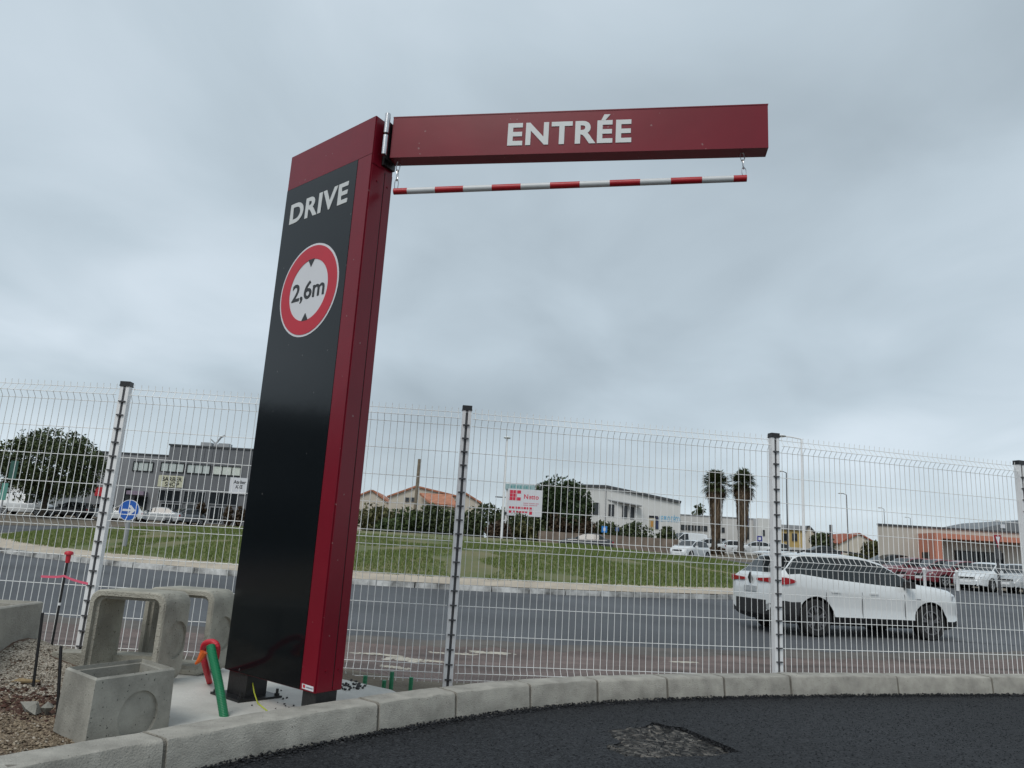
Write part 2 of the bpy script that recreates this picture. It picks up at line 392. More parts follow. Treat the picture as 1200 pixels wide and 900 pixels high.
# dirt washed into the outer edge of the ring
vs = []; fs = []; na = 400
for i in range(na+1):
    w = math.pi*(1.1+.8*i/na); r1 = R_OUT-.35-.3*noise.noise((w*30, 2, 0))-.2*noise.noise((w*110, 3, 0)); r2 = R_OUT+.22+.25*noise.noise((w*25, 7, 0))+.2*noise.noise((w*130, 4, 0))
    for r, dz in ((r1, .0245), (R_OUT+.03, .0245), (max(r2, R_OUT+.06), .0085)): x = ISL[0]+r*math.cos(w); y = ISL[1]+r*math.sin(w); vs.append((x, y, max(plane(y), gz(x, y))+dz))
fs = [(3*i+k, 3*i+k+1, 3*i+k+4, 3*i+k+3) for i in range(na) for k in (0, 1)]
struct(raw('gutter_dirt', vs, fs, mat('gutter_dirt', (.075, .066, .06), .9, .3, 1.5, .3, 40, col2=(.13, .115, .1), detail=10)))
ex = [(8, 15.3), (14, 14.6), (60, 20), (60, 29), (30, 28), (20.5, 30.6), (18.8, 33.8), (17, 40), (14, 33)]
struct(raw('exit_road', [(x, y, plane(y)+.026) for x, y in ex], [tuple(range(len(ex)))], M_road))
# loose pale sand and plaster spilt on the pavement
def splat(name, cx, cy, sx, sy, mt, seed, thick=.01):
    """a spill: many ragged flakes of different size, thick in the middle and scattered outwards"""
    rnd = random.Random(seed); vs = []; fs = []
    for k in range(150):
        x = cx+rnd.gauss(0, sx*.5); y = cy+rnd.gauss(0, sy*.5); r = rnd.uniform(.006, .05)*min(1, sx/.2); n = 7; o = len(vs); z = gz(x, y)+.012
        for i in range(n):
            w = 2*math.pi*i/n; q = r*rnd.uniform(.5, 1.4); vs.append((x+q*math.cos(w)*1.3, y+q*math.sin(w), z))
        vs.append((x, y, z+thick*rnd.uniform(.2, 1))); fs += [(o+i, o+(i+1) % n, o+n) for i in range(n)]
    return raw(name, vs, fs, mt)
M_spill = mat('pale_spill', (.42, .39, .33), .95, .2, 8, .4, 60)
for i, (x, y, a, b) in enumerate([(478, 773, .16, .3), (446, 767, .2, .12), (532, 766, .22, .08), (462, 782, .09, .1), (510, 775, .08, .1), (802, 776, .14, .07), (575, 765, .26, .07)]):
    d = ray(x, y); t = 1
    p = CAM.copy(); 
    for s_ in range(3000):
        p = CAM + d*(s_*.006/abs(d.y))
        if p.z < gz(p.x, p.y)+.012: break
    stuff(tag(splat('sand_spill', p.x, p.y, a, b, M_spill, i+1), ('pale sand spill on the brown pavement, beside the second green pipe stub' if i == 0 else 'pale sand spill smeared on the brown pavement behind the fence'), 'spill', 'sand spills on the pavement'))

# ------------------------------------------------------------------ roundabout island
apr = R_IN-1.05
def domez(x, y):
    r = math.hypot(x-ISL[0], y-ISL[1]); k = clamp(1-(r/apr)**2)
    return plane(y)+.25+.94*k**.85+.05*noise.noise((x*.35, y*.35, 0))*min(1, k*6)
vs = [(ISL[0], ISL[1], domez(*ISL))]; fs = []; nr, na = 40, 160
for i in range(1, nr+1):
    r = apr*i/nr
    for j in range(na):
        w = 2*math.pi*j/na; x = ISL[0]+r*math.cos(w); y = ISL[1]+r*math.sin(w); vs.append((x, y, domez(x, y)))
for j in range(na): fs.append((0, 1+j, 1+(j+1) % na))
for i in range(nr-1):
    for j in range(na): a = 1+i*na; fs.append((a+j, a+na+j, a+na+(j+1) % na, a+(j+1) % na))
M_turf = mat('turf', (.085, .12, .03), .9, .3, .45, .8, 12, col2=(.19, .165, .08), detail=10, bdist=.1)
isl = struct(raw('roundabout_island', vs, fs, M_turf, smooth=True))
vs = []; fs = []
for j in range(na):
    w = 2*math.pi*j/na
    for r, dz in ((apr-.15, .272), (R_IN-.1, .158)):
        x = ISL[0]+r*math.cos(w); y = ISL[1]+r*math.sin(w); vs.append((x, y, plane(y)+dz))
for j in range(na): a = 2*j; b = 2*((j+1) % na); fs.append((a, a+1, b+1, b))
struct(raw('apron_band', vs, fs, M_apron))
kr = struct(thing('island_kerb', (ISL[0], ISL[1], plane(ISL[1])), '', '')); del kr['label'], kr['category']
n_st = 128
for j in range(n_st):
    w0 = 2*math.pi*(j+.015)/n_st; w1 = 2*math.pi*(j+.985)/n_st
    if math.sin(w0) > .25: continue
    P = [(ISL[0]+r*math.cos(w), ISL[1]+r*math.sin(w)) for r, w in ((R_IN+.02, w0), (R_IN+.02, w1), (R_IN-.13, w1), (R_IN-.13, w0))]
    yy = P[0][1]; q = MB().prism(P, plane(yy)-.05, plane(yy)+.155+random.uniform(-.006, .006)); q.build('kerb_stone', M_kfar, kr)
# grass tufts
gv = []; gf = []; rg = random.Random(3)
while len(gf) < 150000:
    a = rg.uniform(math.pi*1.02, math.pi*1.98); r = apr*math.sqrt(rg.uniform(.12, 1)); x = ISL[0]+r*math.cos(a); y = ISL[1]+r*math.sin(a); z = domez(x, y)
    den = noise.noise((x*.5, y*.5, 4)); 
    if den < -.2: continue
    h = rg.uniform(.025, .075)*(1.2+den); w = rg.uniform(.006, .014)
    for b in range(3):
        an = rg.uniform(0, 6.28); lx, ly = math.cos(an)*h*.6, math.sin(an)*h*.6; bx, by = x+rg.uniform(-.05, .05), y+rg.uniform(-.05, .05)
        o = len(gv); gv += [(bx-w, by, z-.01), (bx+w, by, z-.01), (bx+lx, by+ly, z+h)]; gf.append((o, o+1, o+2))
stuff(tag(raw('grass', gv, gf, leafmat('grass_blades', (.06, .105, .022), (.16, .2, .055), (.26, .22, .11))), 'short patchy grass covering the roundabout mound', 'grass'))

# ------------------------------------------------------------------ near kerb
kb = struct(thing('kerb', (.2, 4.7, 0), '', '')); del kb['label'], kb['category']
JX = [(-2.24, -1.5), (-2.2, -.5), (-2.13, .45), (-1.97, 1.4), (-1.62, 2.4), (-1.20, 3.05), (-.53, 3.95), (-.19, 4.33), (.21, 4.71), (.64, 5.02), (1.11, 5.275), (1.58, 5.495), (2.1, 5.71), (3.03, 6.04), (3.93, 6.34), (4.9, 6.68), (5.85, 7.04), (6.75, 7.41), (7.7, 7.8)]
L_ = [0]
for a, b in zip(KF, KF[1:]): L_.append(L_[-1]+math.hypot(b[0]-a[0], b[1]-a[1]))
def along(s):
    i = 0
    while i < len(L_)-2 and L_[i+1] < s: i += 1
    t = (s-L_[i])/(L_[i+1]-L_[i]); p = Vector((lerp(KF[i][0], KF[i+1][0], t), lerp(KF[i][1], KF[i+1][1], t)))
    a, b = KF[max(i-1, 0)], KF[min(i+2, len(KF)-1)]; tg = Vector((b[0]-a[0], b[1]-a[1])).normalized()
    return p, Vector((-tg.y, tg.x))
def param(q):
    i = min(range(len(KF)), key=lambda i: (KF[i][0]-q[0])**2+(KF[i][1]-q[1])**2); return L_[i]
prof = [(-.014, -.06), (-.01, .02), (.0, .136), (.005, .1455), (.017, .15), (.15, .151), (.168, .146), (.176, .13), (.178, -.06)]
def kerb_run(s0, s1, shrink=0, jit=.0, n=10, seed=0, dz=0):
    q = MB(); P = len(prof); vs = []
    for i in range(n+1):
        p, nn = along(lerp(s0, s1, i/n))
        for k, (a, z) in enumerate(prof):
            a2 = a + (shrink if a < .09 else -shrink); z2 = z-(shrink if z > .05 else 0)+dz
            if jit:
                j = jit*noise.noise((p.x*9+seed, p.y*9, a*40))*(1.8 if k in (2, 3, 4) else 1)+jit*.8*noise.noise((p.x*30, p.y*30+seed, z*30))*(1.5 if k in (2, 3, 4) else .4)
                a2 += j*.6; z2 += j*.5
            vs.append((p.x+nn.x*a2, p.y+nn.y*a2, z2))
    fs = [(i*P+k, i*P+k+1, (i+1)*P+k+1, (i+1)*P+k) for i in range(n) for k in range(P-1)]+[(i*P+P-1, i*P, (i+1)*P, (i+1)*P+P-1) for i in range(n)]
    fs += [tuple(range(P)), tuple(range(n*P, n*P+P))]
    return q.add(vs, fs)
jp = [param(q) for q in JX]
kerb_run(jp[0]+.02, jp[-1]-.02, .005, 0, 140).build('mortar_bed', M_mort, kb)
for i, (a, b) in enumerate(zip(jp, jp[1:])):
    kerb_run(a+.009, b-.009, 0, .005, max(8, int((b-a)/.035)), i*7.3, random.uniform(-.003, .003)).build('kerb_stone', M_conc, kb, smooth=True)
# loose asphalt grains spilt along the foot of the kerb
def pebble(rg, c, r, flat=.7):
    n = 6; vs = [Vector((0, 0, flat)), Vector((0, 0, -flat))]+[Vector((math.cos(k*1.047), math.sin(k*1.047), 0)) for k in range(n)]
    M = Matrix.Rotation(rg.uniform(0, 6.28), 3, 'Z') @ Matrix.Rotation(rg.uniform(-.6, .6), 3, 'X')
    vs = [Vector(c)+(M @ v)*(r*rg.uniform(.7, 1.25)) for v in vs]
    return vs, [(0, 2+k, 2+(k+1) % n) for k in range(n)]+[(1, 2+(k+1) % n, 2+k) for k in range(n)]
def pebbles(name, spots, mt, label, cat, seed=1):
    rg = random.Random(seed); v = []; f = []
    for c, r in spots:
        a, b = pebble(rg, c, r); o = len(v); v += a; f += [tuple(i+o for i in q) for q in b]
    return stuff(tag(raw(name, v, f, mt), label, cat))
rg = random.Random(5); sp = []
for i in range(7000):
    p, nn = along(rg.uniform(jp[3], jp[-2])); dd = -.022-abs(rg.gauss(0, .035)); q = p+nn*dd; r = rg.uniform(.003, .008)
    sp.append(((q.x, q.y, .02+r*.3+max(0, .018+dd*.2)*rg.random()), r))
for i in range(26000):
    x = rg.uniform(-1.6, 4.5); y = rg.uniform(2.2, 6.2)
    if inpoly(x, y, LANE): r = rg.uniform(.002, .006); sp.append(((x, y, .0205), r))
pebbles('asphalt_grains', sp, leafmat('asphalt_grain', (.005, .0055, .007), (.022, .023, .026), (.06, .06, .062)), 'loose black asphalt grains along the foot of the kerb', 'grains', 2)

# ------------------------------------------------------------------ concrete pad
padP = [(-1.52, 3.25), (-1.33, 3.22), (-1.16, 3.37), (-.95, 3.6), (-.6, 4.06), (-.4, 4.34), (-.58, 4.58), (-.95, 4.86), (-1.2, 5.0), (-1.95, 4.95), (-1.75, 4.1), (-1.42, 3.62)]
PZ = .05; KS = (EYE-PZ)/(EYE-.1)                           # pad level
padP = [(x*KS, y*KS) for x, y in padP]
for i_, q_ in ((0, (-1.5, 3.3)), (1, (-1.36, 3.26)), (2, (-1.17, 3.42)), (3, (-.95, 3.66)), (4, (-.6, 4.12)), (5, (-.36, 4.42))): padP[i_] = q_
pad = struct(MB().prism(padP, -.08, PZ).build('concrete_pad', M_pad))

# ------------------------------------------------------------------ fence
fn = thing('mesh_fence', (-.3255, 5.6462, -.06), 'white welded wire mesh fence with slotted posts along the kerb', 'fence')
H_W = [0, .1, .3, .5, .7, .9, 1.0, 1.2, 1.4, 1.6, 1.8, 1.9]; APEX = [.05, .95, 1.85]
def vprof():
    return [(0, -.02), (0, .01), (.035, .05), (0, .09), (0, .905), (.035, .95), (0, .995), (0, 1.81), (.035, 1.85), (0, 1.895), (.004, 1.935)]
vw = MB().tube([(0, -a, z) for a, z in vprof()], .0023, 5)
vw_me = None
for i in range(len(FENCE)-1):
    a = Vector((*FENCE[i], 0)); b = Vector((*FENCE[i+1], 0)); t = (b-a).normalized(); nn = Vector((-t.y, t.x, 0)); Ld = (b-a).length
    s0, s1 = .045, Ld-.045
    q = MB()
    for z in H_W+APEX:
        off = -nn*.035 if z in APEX else Vector()
        q.tube([a+t*s0+off+Vector((0, 0, z))+nn*.004, a+t*s1+off+Vector((0, 0, z))+nn*.004], .0026, 5)
    pan = q.build('wire_panel', M_wire, fn, smooth=True)
    nv = 49; ang = math.atan2(t.y, t.x)
    for k in range(nv):
        p = a+t*lerp(s0+.02, s1-.02, k/(nv-1))
        if vw_me is None:
            vw_me = bpy.data.meshes.new('vertical_wire'); vw_me.from_pydata(vw.v, [], vw.f); vw_me.materials.append(M_wire); smooth_mesh(vw_me, 60)
        o = bpy.data.objects.new('vertical_wire', vw_me); COL.objects.link(o); o.parent = pan
        o.location = p-ORG[fn.name]; o.rotation_euler = (0, 0, ang)
for i, (x, y) in enumerate(FENCE):
    a = FENCE[max(i-1, 0)]; b = FENCE[min(i+1, len(FENCE)-1)]; ang = math.atan2(b[1]-a[1], b[0]-a[0])
    M = Matrix.Translation((x, y, 0)) @ Matrix.Rotation(ang, 4, 'Z')
    zb = min(gz(x, y), gz(x, y+.1))-.1
    q = MB()
    for sx in (-1, 1): q.box(None, (.024, .05, 1.925-zb), M=M @ Matrix.Translation((sx*.0215, .012, (1.925+zb)/2)))
    q.box(None, (.022, .03, 1.925-zb), M=M @ Matrix.Translation((0, .02, (1.925+zb)/2)))
    post = q.build('post', M_white, fn)
    MB().box(None, (.019, .006, 1.9-zb), M=M @ Matrix.Translation((0, -.002, (1.9+zb)/2))).build('slot_strip', M_slot, post)
    cl = MB()
    c2 = MB().box(None, (.072, .06, .028), M=M @ Matrix.Translation((0, .012, 1.94))); c2.box(None, (.076, .064, .008), M=M @ Matrix.Translation((0, .012, 1.922))); c2.build('post_cap', M_cap, post)
    for k in range(19): MB().box(None, (.048, .014, .009), M=M @ Matrix.Translation((0, -.019, k*.1+.004))).build('clip', M_slot, post)

# ------------------------------------------------------------------ entrance gantry
G_ = (EYE-.18)/(EYE-.24)
A = Vector((-.785*G_, 3.574*G_, 0)); B = Vector((-1.357*G_, 4.071*G_, 0)); Cc = Vector((-.699*G_, 3.709*G_, 0)); Dd = B+(Cc-A)
Z0, Z1 = .18, EYE+(3.07-EYE)*G_
ug = (A-B).normalized(); ng = Vector((ug.y, -ug.x, 0))           # along the front, out of the front
gt = thing('entrance_gantry', (-1.1, 4.25, PZ), 'tall red and black drive entrance totem with a red beam over the lane', 'gantry')
sgn = (Cc-A).normalized(); sn = Vector((sgn.y, -sgn.x, 0))         # along the side, out of the side
def inset(p, k): return Vector((p.x, p.y, 0))
MB().prism([(p.x, p.y) for p in (A, B, Dd, Cc)], Z0, Z1).build('totem_body', M_red, gt)
# side cover: two folded sheets with an open joint between them
wS = (Cc-A).length
def side_strip(f0, f1, z0, z1, th, name, mt, par):
    a = A+sgn*(wS*f0)+sn*.001; b = A+sgn*(wS*f1)+sn*.001
    q = MB().prism([(p.x, p.y) for p in (a, b, b+sn*th, a+sn*th)], z0, z1); return q.build(name, mt, par)
side_strip(.02, .60, Z0+.004, Z1-.3, .004, 'side_cover', M_red, gt)
side_strip(.645, .985, Z0+.004, Z1-.3, .004, 'side_cover', M_red, gt)
side_strip(.60, .645, Z0+.02, Z1-.3, .001, 'open_joint', M_cap, gt)
side_strip(.02, .42, Z1-.29, Z1-.004, .003, 'side_cover', M_red, gt)
bsc = []
for z in (.28, Z1-.38):
    for f in (.3, .8):
        p = A+sgn*(wS*f)+sn*.006+Vector((0, 0, z)); bsc.append(p); MB().tube([p-sn*.006, p+sn*.003], .006, 8).build('bolt', M_red, gt)
# front panel
f_w = .851*(A-B).length
def onface(x, y, off=0):
    d = ray(x, y); P0 = B+ng*off; t = ((P0-CAM).dot(ng))/d.dot(ng); return CAM+d*t
zt = onface(335, 220).z; zt2 = onface(418, 195).z; zpan = (zt+zt2)/2
p0 = B-ug*.0; p1 = B+ug*f_w
MB().prism([(p.x, p.y) for p in (p0+ng*.0015, p1+ng*.0015, p1+ng*.005, p0+ng*.005)], Z0+.003, zpan).build('front_panel', M_black, gt)
q0 = p1+ug*.002; q1 = A-ug*.002
MB().prism([(p.x, p.y) for p in (B+ng*.0012, A-ug*.001+ng*.0012, A-ug*.001+ng*.0035, B+ng*.0035)], zpan+.003, Z1-.002).build('header_panel', M_red, gt)
MB().prism([(p.x, p.y) for p in (q0+ng*.0012, q1+ng*.0012, q1+ng*.0035, q0+ng*.0035)], Z0+.003, zpan).build('margin_panel', M_red, gt)
up = Vector((0, 0, 1))
a_, b_, c_, d_ = onface(341.7, 236.7, .006), onface(340, 260, .006), onface(408, 216.7, .006), onface(406.7, 240.7, .006)
hD = ((a_-b_).z+(c_-d_).z)/2; wD = ((c_+d_)/2-(a_+b_)/2).dot(ug)
text_on('lettering', 'DRIVE', (a_+b_+c_+d_)/4, ug, up, M_letter, gt, wD, hD, bold=.03, space=1.1)
tp, bt, lf, rt = onface(371.7, 288.7, .006), onface(353, 393, .006), onface(326, 351.7, .006), onface(398, 325, .006)
cs = (tp+bt+lf+rt)/4; rad = ((tp-bt).z+(rt-lf).dot(ug))/4
def disc(name, c, r, mt, par, th=.002, off=0., rin=None, n=64, rgt=ug, nn=ng):
    q = MB(); o = c+nn*off
    P = [o+(rgt*math.cos(2*math.pi*k/n)+up*math.sin(2*math.pi*k/n))*r for k in range(n)]
    if rin is None: q.wallpoly(P, nn, th)
    else:
        I = [o+(rgt*math.cos(2*math.pi*k/n)+up*math.sin(2*math.pi*k/n))*rin for k in range(n)]
        vs = P+I+[p+nn*th for p in P]+[p+nn*th for p in I]
        q.add(vs, [(2*n+i, 2*n+(i+1) % n, 3*n+(i+1) % n, 3*n+i) for i in range(n)]+[(i, (i+1) % n, 2*n+(i+1) % n, 2*n+i) for i in range(n)]+[(n+i, n+(i+1) % n, 3*n+(i+1) % n, 3*n+i) for i in range(n)]+[(i, (i+1) % n, n+(i+1) % n, n+i) for i in range(n)])
    return q.build(name, mt, par)
sg = disc('height_limit_sign', cs-ng*.002, rad, M_signwhite, gt, .003)
disc('red_ring', cs, rad*.955, M_signred, sg, .002, .0012, rad*.66)
text_on('lettering', '2,6m', cs+ng*.002-up*rad*.03, ug, up, M_cap, sg, rad*1.12, rad*.45, bold=.012)
for s_ in (1, -1):
    P = [cs+ug*x+up*(s_*y)+ng*.0014 for x, y in ((-rad*.11, rad*.665), (rad*.11, rad*.665), (0, rad*.5))]
    MB().wallpoly(P, ng, .0025).build('arrow_head', M_cap, sg)
# maker's plate at the foot
a_, b_ = onface(354.5, 802, .004), onface(367, 810, .004)
pz = onface(354.5, 802, .004)
P = [onface(*q, .0036) for q in ((354.2, 800.8), (367.4, 804.8), (367.2, 810.8), (354.0, 806.6))]
pt = MB().wallpoly(P, ng, .001).build('maker_plate', M_signwhite, gt)
P = [onface(*q, .0047) for q in ((355, 801.9), (357.6, 802.7), (357.5, 806.4), (354.9, 805.6))]; MB().wallpoly(P, ng, .0006).build('maker_mark', M_signred, pt)
P = [onface(*q, .0047) for q in ((358.6, 804.4), (366.4, 806.8), (366.3, 808.3), (358.5, 805.9))]; MB().wallpoly(P, ng, .0006).build('maker_line', mat('plate_grey', (.25, .25, .28), .5), pt)
# feet
for f0, f1, ztop in ((.03, .26, .22), (.86, 1.0, .22)):
    a = B+ug*((A-B).length*f0)-ng*.012; b = B+ug*((A-B).length*f1)-ng*.012+(ug*-.006); dp = sgn*(wS*.8)
    ft = MB().prism([(p.x, p.y) for p in (a, b, b+dp, a+dp)], PZ, ztop).build('foot', M_bsteel, gt)
    if f0 < .5:
        c = (a+b)/2+dp/2
        M = Matrix.Translation((c.x, c.y, PZ+.006)) @ Matrix.Rotation(math.atan2(ug.y, ug.x), 4, 'Z')
        MB().box(None, (.29, .26, .012), M=M).build('base_plate', M_bsteel, ft)
        for sx in (-1, 1):
            for sy in (-1, 1):
                q = M @ Vector((sx*.125, sy*.11, .006)); MB().lathe([(.014, 0), (.014, .012), (.008, .013), (.008, .035)], q, n=6).build('anchor_bolt', M_bsteel, ft)
# beam arm
Yl = 3.6*G_
l = atY(456.7, 184.7, Yl); r = atz(900.6, 173, l.z); zb0 = l.z; zb1 = zb0+.228*G_
ub = (Vector((r.x, r.y, 0))-Vector((l.x, l.y, 0))).normalized(); nb = Vector((ub.y, -ub.x, 0))
Ll = (r-l).length; l0 = Vector((l.x, l.y, 0)); th = .088*G_
P = [l0, l0+ub*Ll, l0+ub*Ll-nb*th, l0-nb*th]
arm = MB().prism([(p.x, p.y) for p in P], zb0, zb1).build('beam', M_red, gt)
P = [l0+ub*.004+nb*.0003, l0+ub*(Ll-.004)+nb*.0003]
MB().prism([(p.x, p.y) for p in (l0-ub*.001+nb*.002, l0+ub*(Ll+.002)+nb*.002, l0+ub*(Ll+.002)-nb*(th+.002), l0-ub*.001-nb*(th+.002))], zb1, zb1+.006).build('top_cap', M_red, arm)
def onbeam(x, y):
    d = ray(x, y); P0 = l0+nb*.002; t = ((P0-CAM).dot(nb))/d.dot(nb); return CAM+d*t
a_ = onbeam(594, 171.5); b_ = onbeam(596, 146); c_ = onbeam(740.5, 138.5); d_ = onbeam(739.5, 166)
hE = ((b_-a_).z+(c_-d_).z)/2; wE = ((c_+d_)/2-(a_+b_)/2).dot(ub)
ctr = (a_+b_+c_+d_)/4
# É stands higher than the other capitals: fit the six letters, then the accent rides above
me_t = text_mesh('ENTREE', 1, .036); me_a = text_mesh('ENTRÉE', 1, .036)
h0 = max(v.co.y for v in me_t.vertices)-min(v.co.y for v in me_t.vertices); h1 = max(v.co.y for v in me_a.vertices)-min(v.co.y for v in me_a.vertices)
text_on('lettering', 'ENTRÉE', ctr+up*(hE*(h1/h0-1)/2), ub, up, M_letter, arm, wE, hE*h1/h0, bold=.03, space=1.1)
# hinge
hp = atY(451.3, 168, A.y+.004); hp.z = 0
hz = Z1-3.07
for z0, z1 in ((2.83+hz, 2.955+hz), (2.962+hz, 3.09+hz)):
    MB().lathe([(.012, 0), (.016, .004), (.016, z1-z0-.004), (.012, z1-z0)], hp+Vector((0, 0, z0)), n=14).build('hinge_barrel', M_steel, gt, smooth=True)
MB().prism([(p.x, p.y) for p in (A+sgn*(wS*.44)+sn*.0, A+sgn*(wS*.985)+sn*.0, A+sgn*(wS*.985)+sn*.02, A+sgn*(wS*.44)+sn*.02)], 2.80+hz, 3.045+hz).build('hinge_bracket', M_cap, gt)
e0 = l0-nb*(th*.5)
MB().prism([(p.x, p.y) for p in (hp+sgn*.006, e0+ub*.004-nb*.03, e0+ub*.004-nb*.022, hp+sgn*.014)], 2.82+hz, 3.05+hz).build('hinge_leaf', M_cap, gt)
# height bar hung from the beam by two chains
mid = l0-nb*(th*.5)
def oncen(x, y):
    d = ray(x, y); t = ((mid-CAM).dot(nb))/d.dot(nb); return CAM+d*t
b0, b1 = oncen(461.5, 224.5), oncen(875, 209)
bar = thing('height_bar', b0, 'red and white banded clearance bar hanging on chains under the red beam', 'bar')
fr = [0]+[1]*11+[0]; seg = [.5]+[1]*11+[.42]; tot = sum(seg); s_ = 0
M_bred = mat('band_red', (.42, .012, .02), .4, .08, 10); M_bwhite = mat('band_white', (.62, .64, .65), .4, .05, 10)
for i, w in enumerate(seg):
    p, q = b0.lerp(b1, s_/tot), b0.lerp(b1, (s_+w)/tot); s_ += w
    MB().tube([p, q], .018, 20).build('band', M_bred if i % 2 == 0 else M_bwhite, bar, smooth=True)
def link_loop(c, d, s, ln, w, r):
    d = d.normalized(); pts = []
    for k in range(17):
        t = 2*math.pi*k/16; pts.append(c+d*(math.cos(t)*ln/2*(1 if abs(math.cos(t)) > .6 else 1))+s*(math.sin(t)*w/2))
    return pts
for ta, pb in ((oncen(467, 191), b0+ub*.012+up*.014), (oncen(869.5, 181), b1-ub*.012+up*.014)):
    ta = Vector((ta.x, ta.y, zb0)); ch = None; d = pb-ta
    for k in range(3):
        c = ta+d*((k+.5)/3); s = ub if k % 2 == 0 else nb
        o = MB().tube(link_loop(c, d, s, d.length/3*1.2, .022, 0), .0028, 6, caps=False).build('chain' if ch is None else 'chain_link', M_steel, bar if ch is None else ch, smooth=True)
        if ch is None: ch = o

# ------------------------------------------------------------------ site clutter on the left
def bool_diff(ob, cutters):
    for c in cutters:
        mo = ob.modifiers.new('b', 'BOOLEAN'); mo.operation = 'DIFFERENCE'; mo.object = c; mo.solver = 'EXACT'
    dg = bpy.context.evaluated_depsgraph_get(); me = bpy.data.meshes.new_from_object(ob.evaluated_get(dg))
    ob.modifiers.clear(); ob.data = me
    for c in cutters: bpy.data.objects.remove(c)
def hollow_box(name, cen, u, a, b, z0, z1, t, mt, label, cat, floor=.05, group=None, vd=None):
    u = Vector((u[0], u[1], 0)).normalized(); v = Vector((-u.y, u.x, 0)) if vd is None else Vector((vd[0], vd[1], 0)).normalized(); c = Vector((cen[0], cen[1], 0))
    def rect(ha, hb, z, ch=.0): return [c+u*(sx*ha)+v*(sy*hb)+Vector((0, 0, z)) for sx, sy in ((-1, -1), (1, -1), (1, 1), (-1, 1))]
    R = [rect(a/2-.012, b/2-.012, z0), rect(a/2, b/2, z0+.012), rect(a/2-.006, b/2-.006, z1-.008), rect(a/2-.014, b/2-.014, z1), rect(a/2-t*.55, b/2-t*.55, z1), rect(a/2-t*.6, b/2-t*.6, z1-.016), rect(a/2-t, b/2-t, z1-.018), rect(a/2-t*1.15, b/2-t*1.15, z0+floor)]
    vs = [p for r in R for p in r]; fs = [(3, 2, 1, 0)]
    for k in range(len(R)-1): fs += [(4*k+i, 4*k+(i+1) % 4, 4*k+4+(i+1) % 4, 4*k+4+i) for i in range(4)]
    fs.append(tuple(4*(len(R)-1)+i for i in range(4)))
    o = MB().add(vs, fs).build(name, mt, None, (c.x, c.y, z0)); return tag(o, label, cat, group), u, v, c
def cutter_cyl(c, axis, r, depth, n=40):
    axis = Vector(axis).normalized(); s = axis.cross(up).normalized(); P = [Vector(c)+(s*math.cos(2*math.pi*k/n)+up*math.sin(2*math.pi*k/n))*r-axis*depth for k in range(n)]
    return MB().wallpoly(P, axis, depth*3).build('cut', M_cast)
KB_ = (EYE-.3)/(EYE-.34)
Np, Rp, Lp = Vector((-1.5, 3.061))*KB_, Vector((-1.336, 3.405))*KB_, Vector((-1.745, 3.278))*KB_
bx_, u_, v_, c_ = hollow_box('concrete_chamber', (Rp+Lp)/2, Rp-Np, (Rp-Np).length, (Lp-Np).length*.97, .03, .3, .03, M_cast, 'small open concrete chamber box with a round knockout beside the kerb', 'concrete box', vd=Lp-Np)
fn_ = Vector((-u_.y, u_.x, 0)); fc_ = (Np+Rp)/2
bool_diff(bx_, [cutter_cyl(Vector((fc_.x, fc_.y, .125))-fn_*.045+u_*.035, fn_, .1, .033)])
hollow_box('concrete_trough', (-3.18, 4.45), (-.1, 1), 1.05, .76, .12, .425, .06, mat('new_concrete', (.34, .325, .285), .9, .24, 5, .35, 90, detail=9), 'pale open concrete trough resting on the gravel heap', 'concrete box')
def ring_frame(name, fr_right, ax, W, Hh, Ln, z0, label):
    ax = Vector((ax[0], ax[1], 0)).normalized(); s = Vector((ax.y, -ax.x, 0)); base = Vector((fr_right[0], fr_right[1], z0))-s*(W/2)
    def rr(w, h, r, zc, n=6):
        P = []
        for cx, cz, a0 in ((w/2-r, h/2-r, 0), (-w/2+r, h/2-r, 90), (-w/2+r, -h/2+r, 180), (w/2-r, -h/2+r, 270)):
            for k in range(n+1):
                a = R_(a0+90*k/n); P.append((cx+r*math.cos(a), zc+cz+r*math.sin(a)))
        return P
    loops = []; zc = Hh/2; t = .045
    for w, h, r, d in ((W-.016, Hh-.016, .062, 0), (W, Hh, .07, .01), (W, Hh, .07, Ln-.01), (W-.014, Hh-.014, .063, Ln), (W-2*t, Hh-2*t, .04, Ln), (W-2*t-.012, Hh-2*t-.012, .035, .03), (W-2*t+.02, Hh-2*t+.02, .045, .026), (W-2*t+.024, Hh-2*t+.024, .045, 0)):
        loops.append([base+s*x+up*z+ax*d for x, z in rr(w, h, r, zc)])
    n = len(loops[0]); vs = [p for L in loops for p in L]; K = len(loops)
    fs = [(k*n+i, k*n+(i+1) % n, ((k+1) % K)*n+(i+1) % n, ((k+1) % K)*n+i) for k in range(K) for i in range(n)]
    o = MB().add(vs, fs).build(name, M_castw, None, (base.x, base.y, z0)); tag(o, label, 'concrete frame', 'concrete chamber frames')
    bool_diff(o, [cutter_cyl(base+s*(W/2+.034)+ax*(Ln*.62)+up*(Hh*.47), -s, .105, .025)])
    smooth_mesh(o.data, 35); return o
ring_frame('concrete_ring_block', (-1.775*KS, 4.24*KS), (.13, .99), .47, .505, .28, PZ-.002, 'weathered square concrete frame standing on edge behind the chamber box')
ring_frame('concrete_ring_block', (-1.665*KS, 4.64*KS), (.17, .985), .47, .505, .27, PZ-.002, 'weathered square concrete frame on edge between the other frame and the fence')
p = atz(57, 786, .06); KBX, KBY = p.x, p.y
tag(MB().prism([(p.x, p.y), (p.x+.6, p.y+.05), (p.x+.59, p.y+.2), (p.x+.01, p.y+.16)], .02, .165).build('kerb_block', M_castw, None, (p.x+.3, p.y+.1, .02)), 'low spare concrete kerb block lying before the left fence post', 'block')
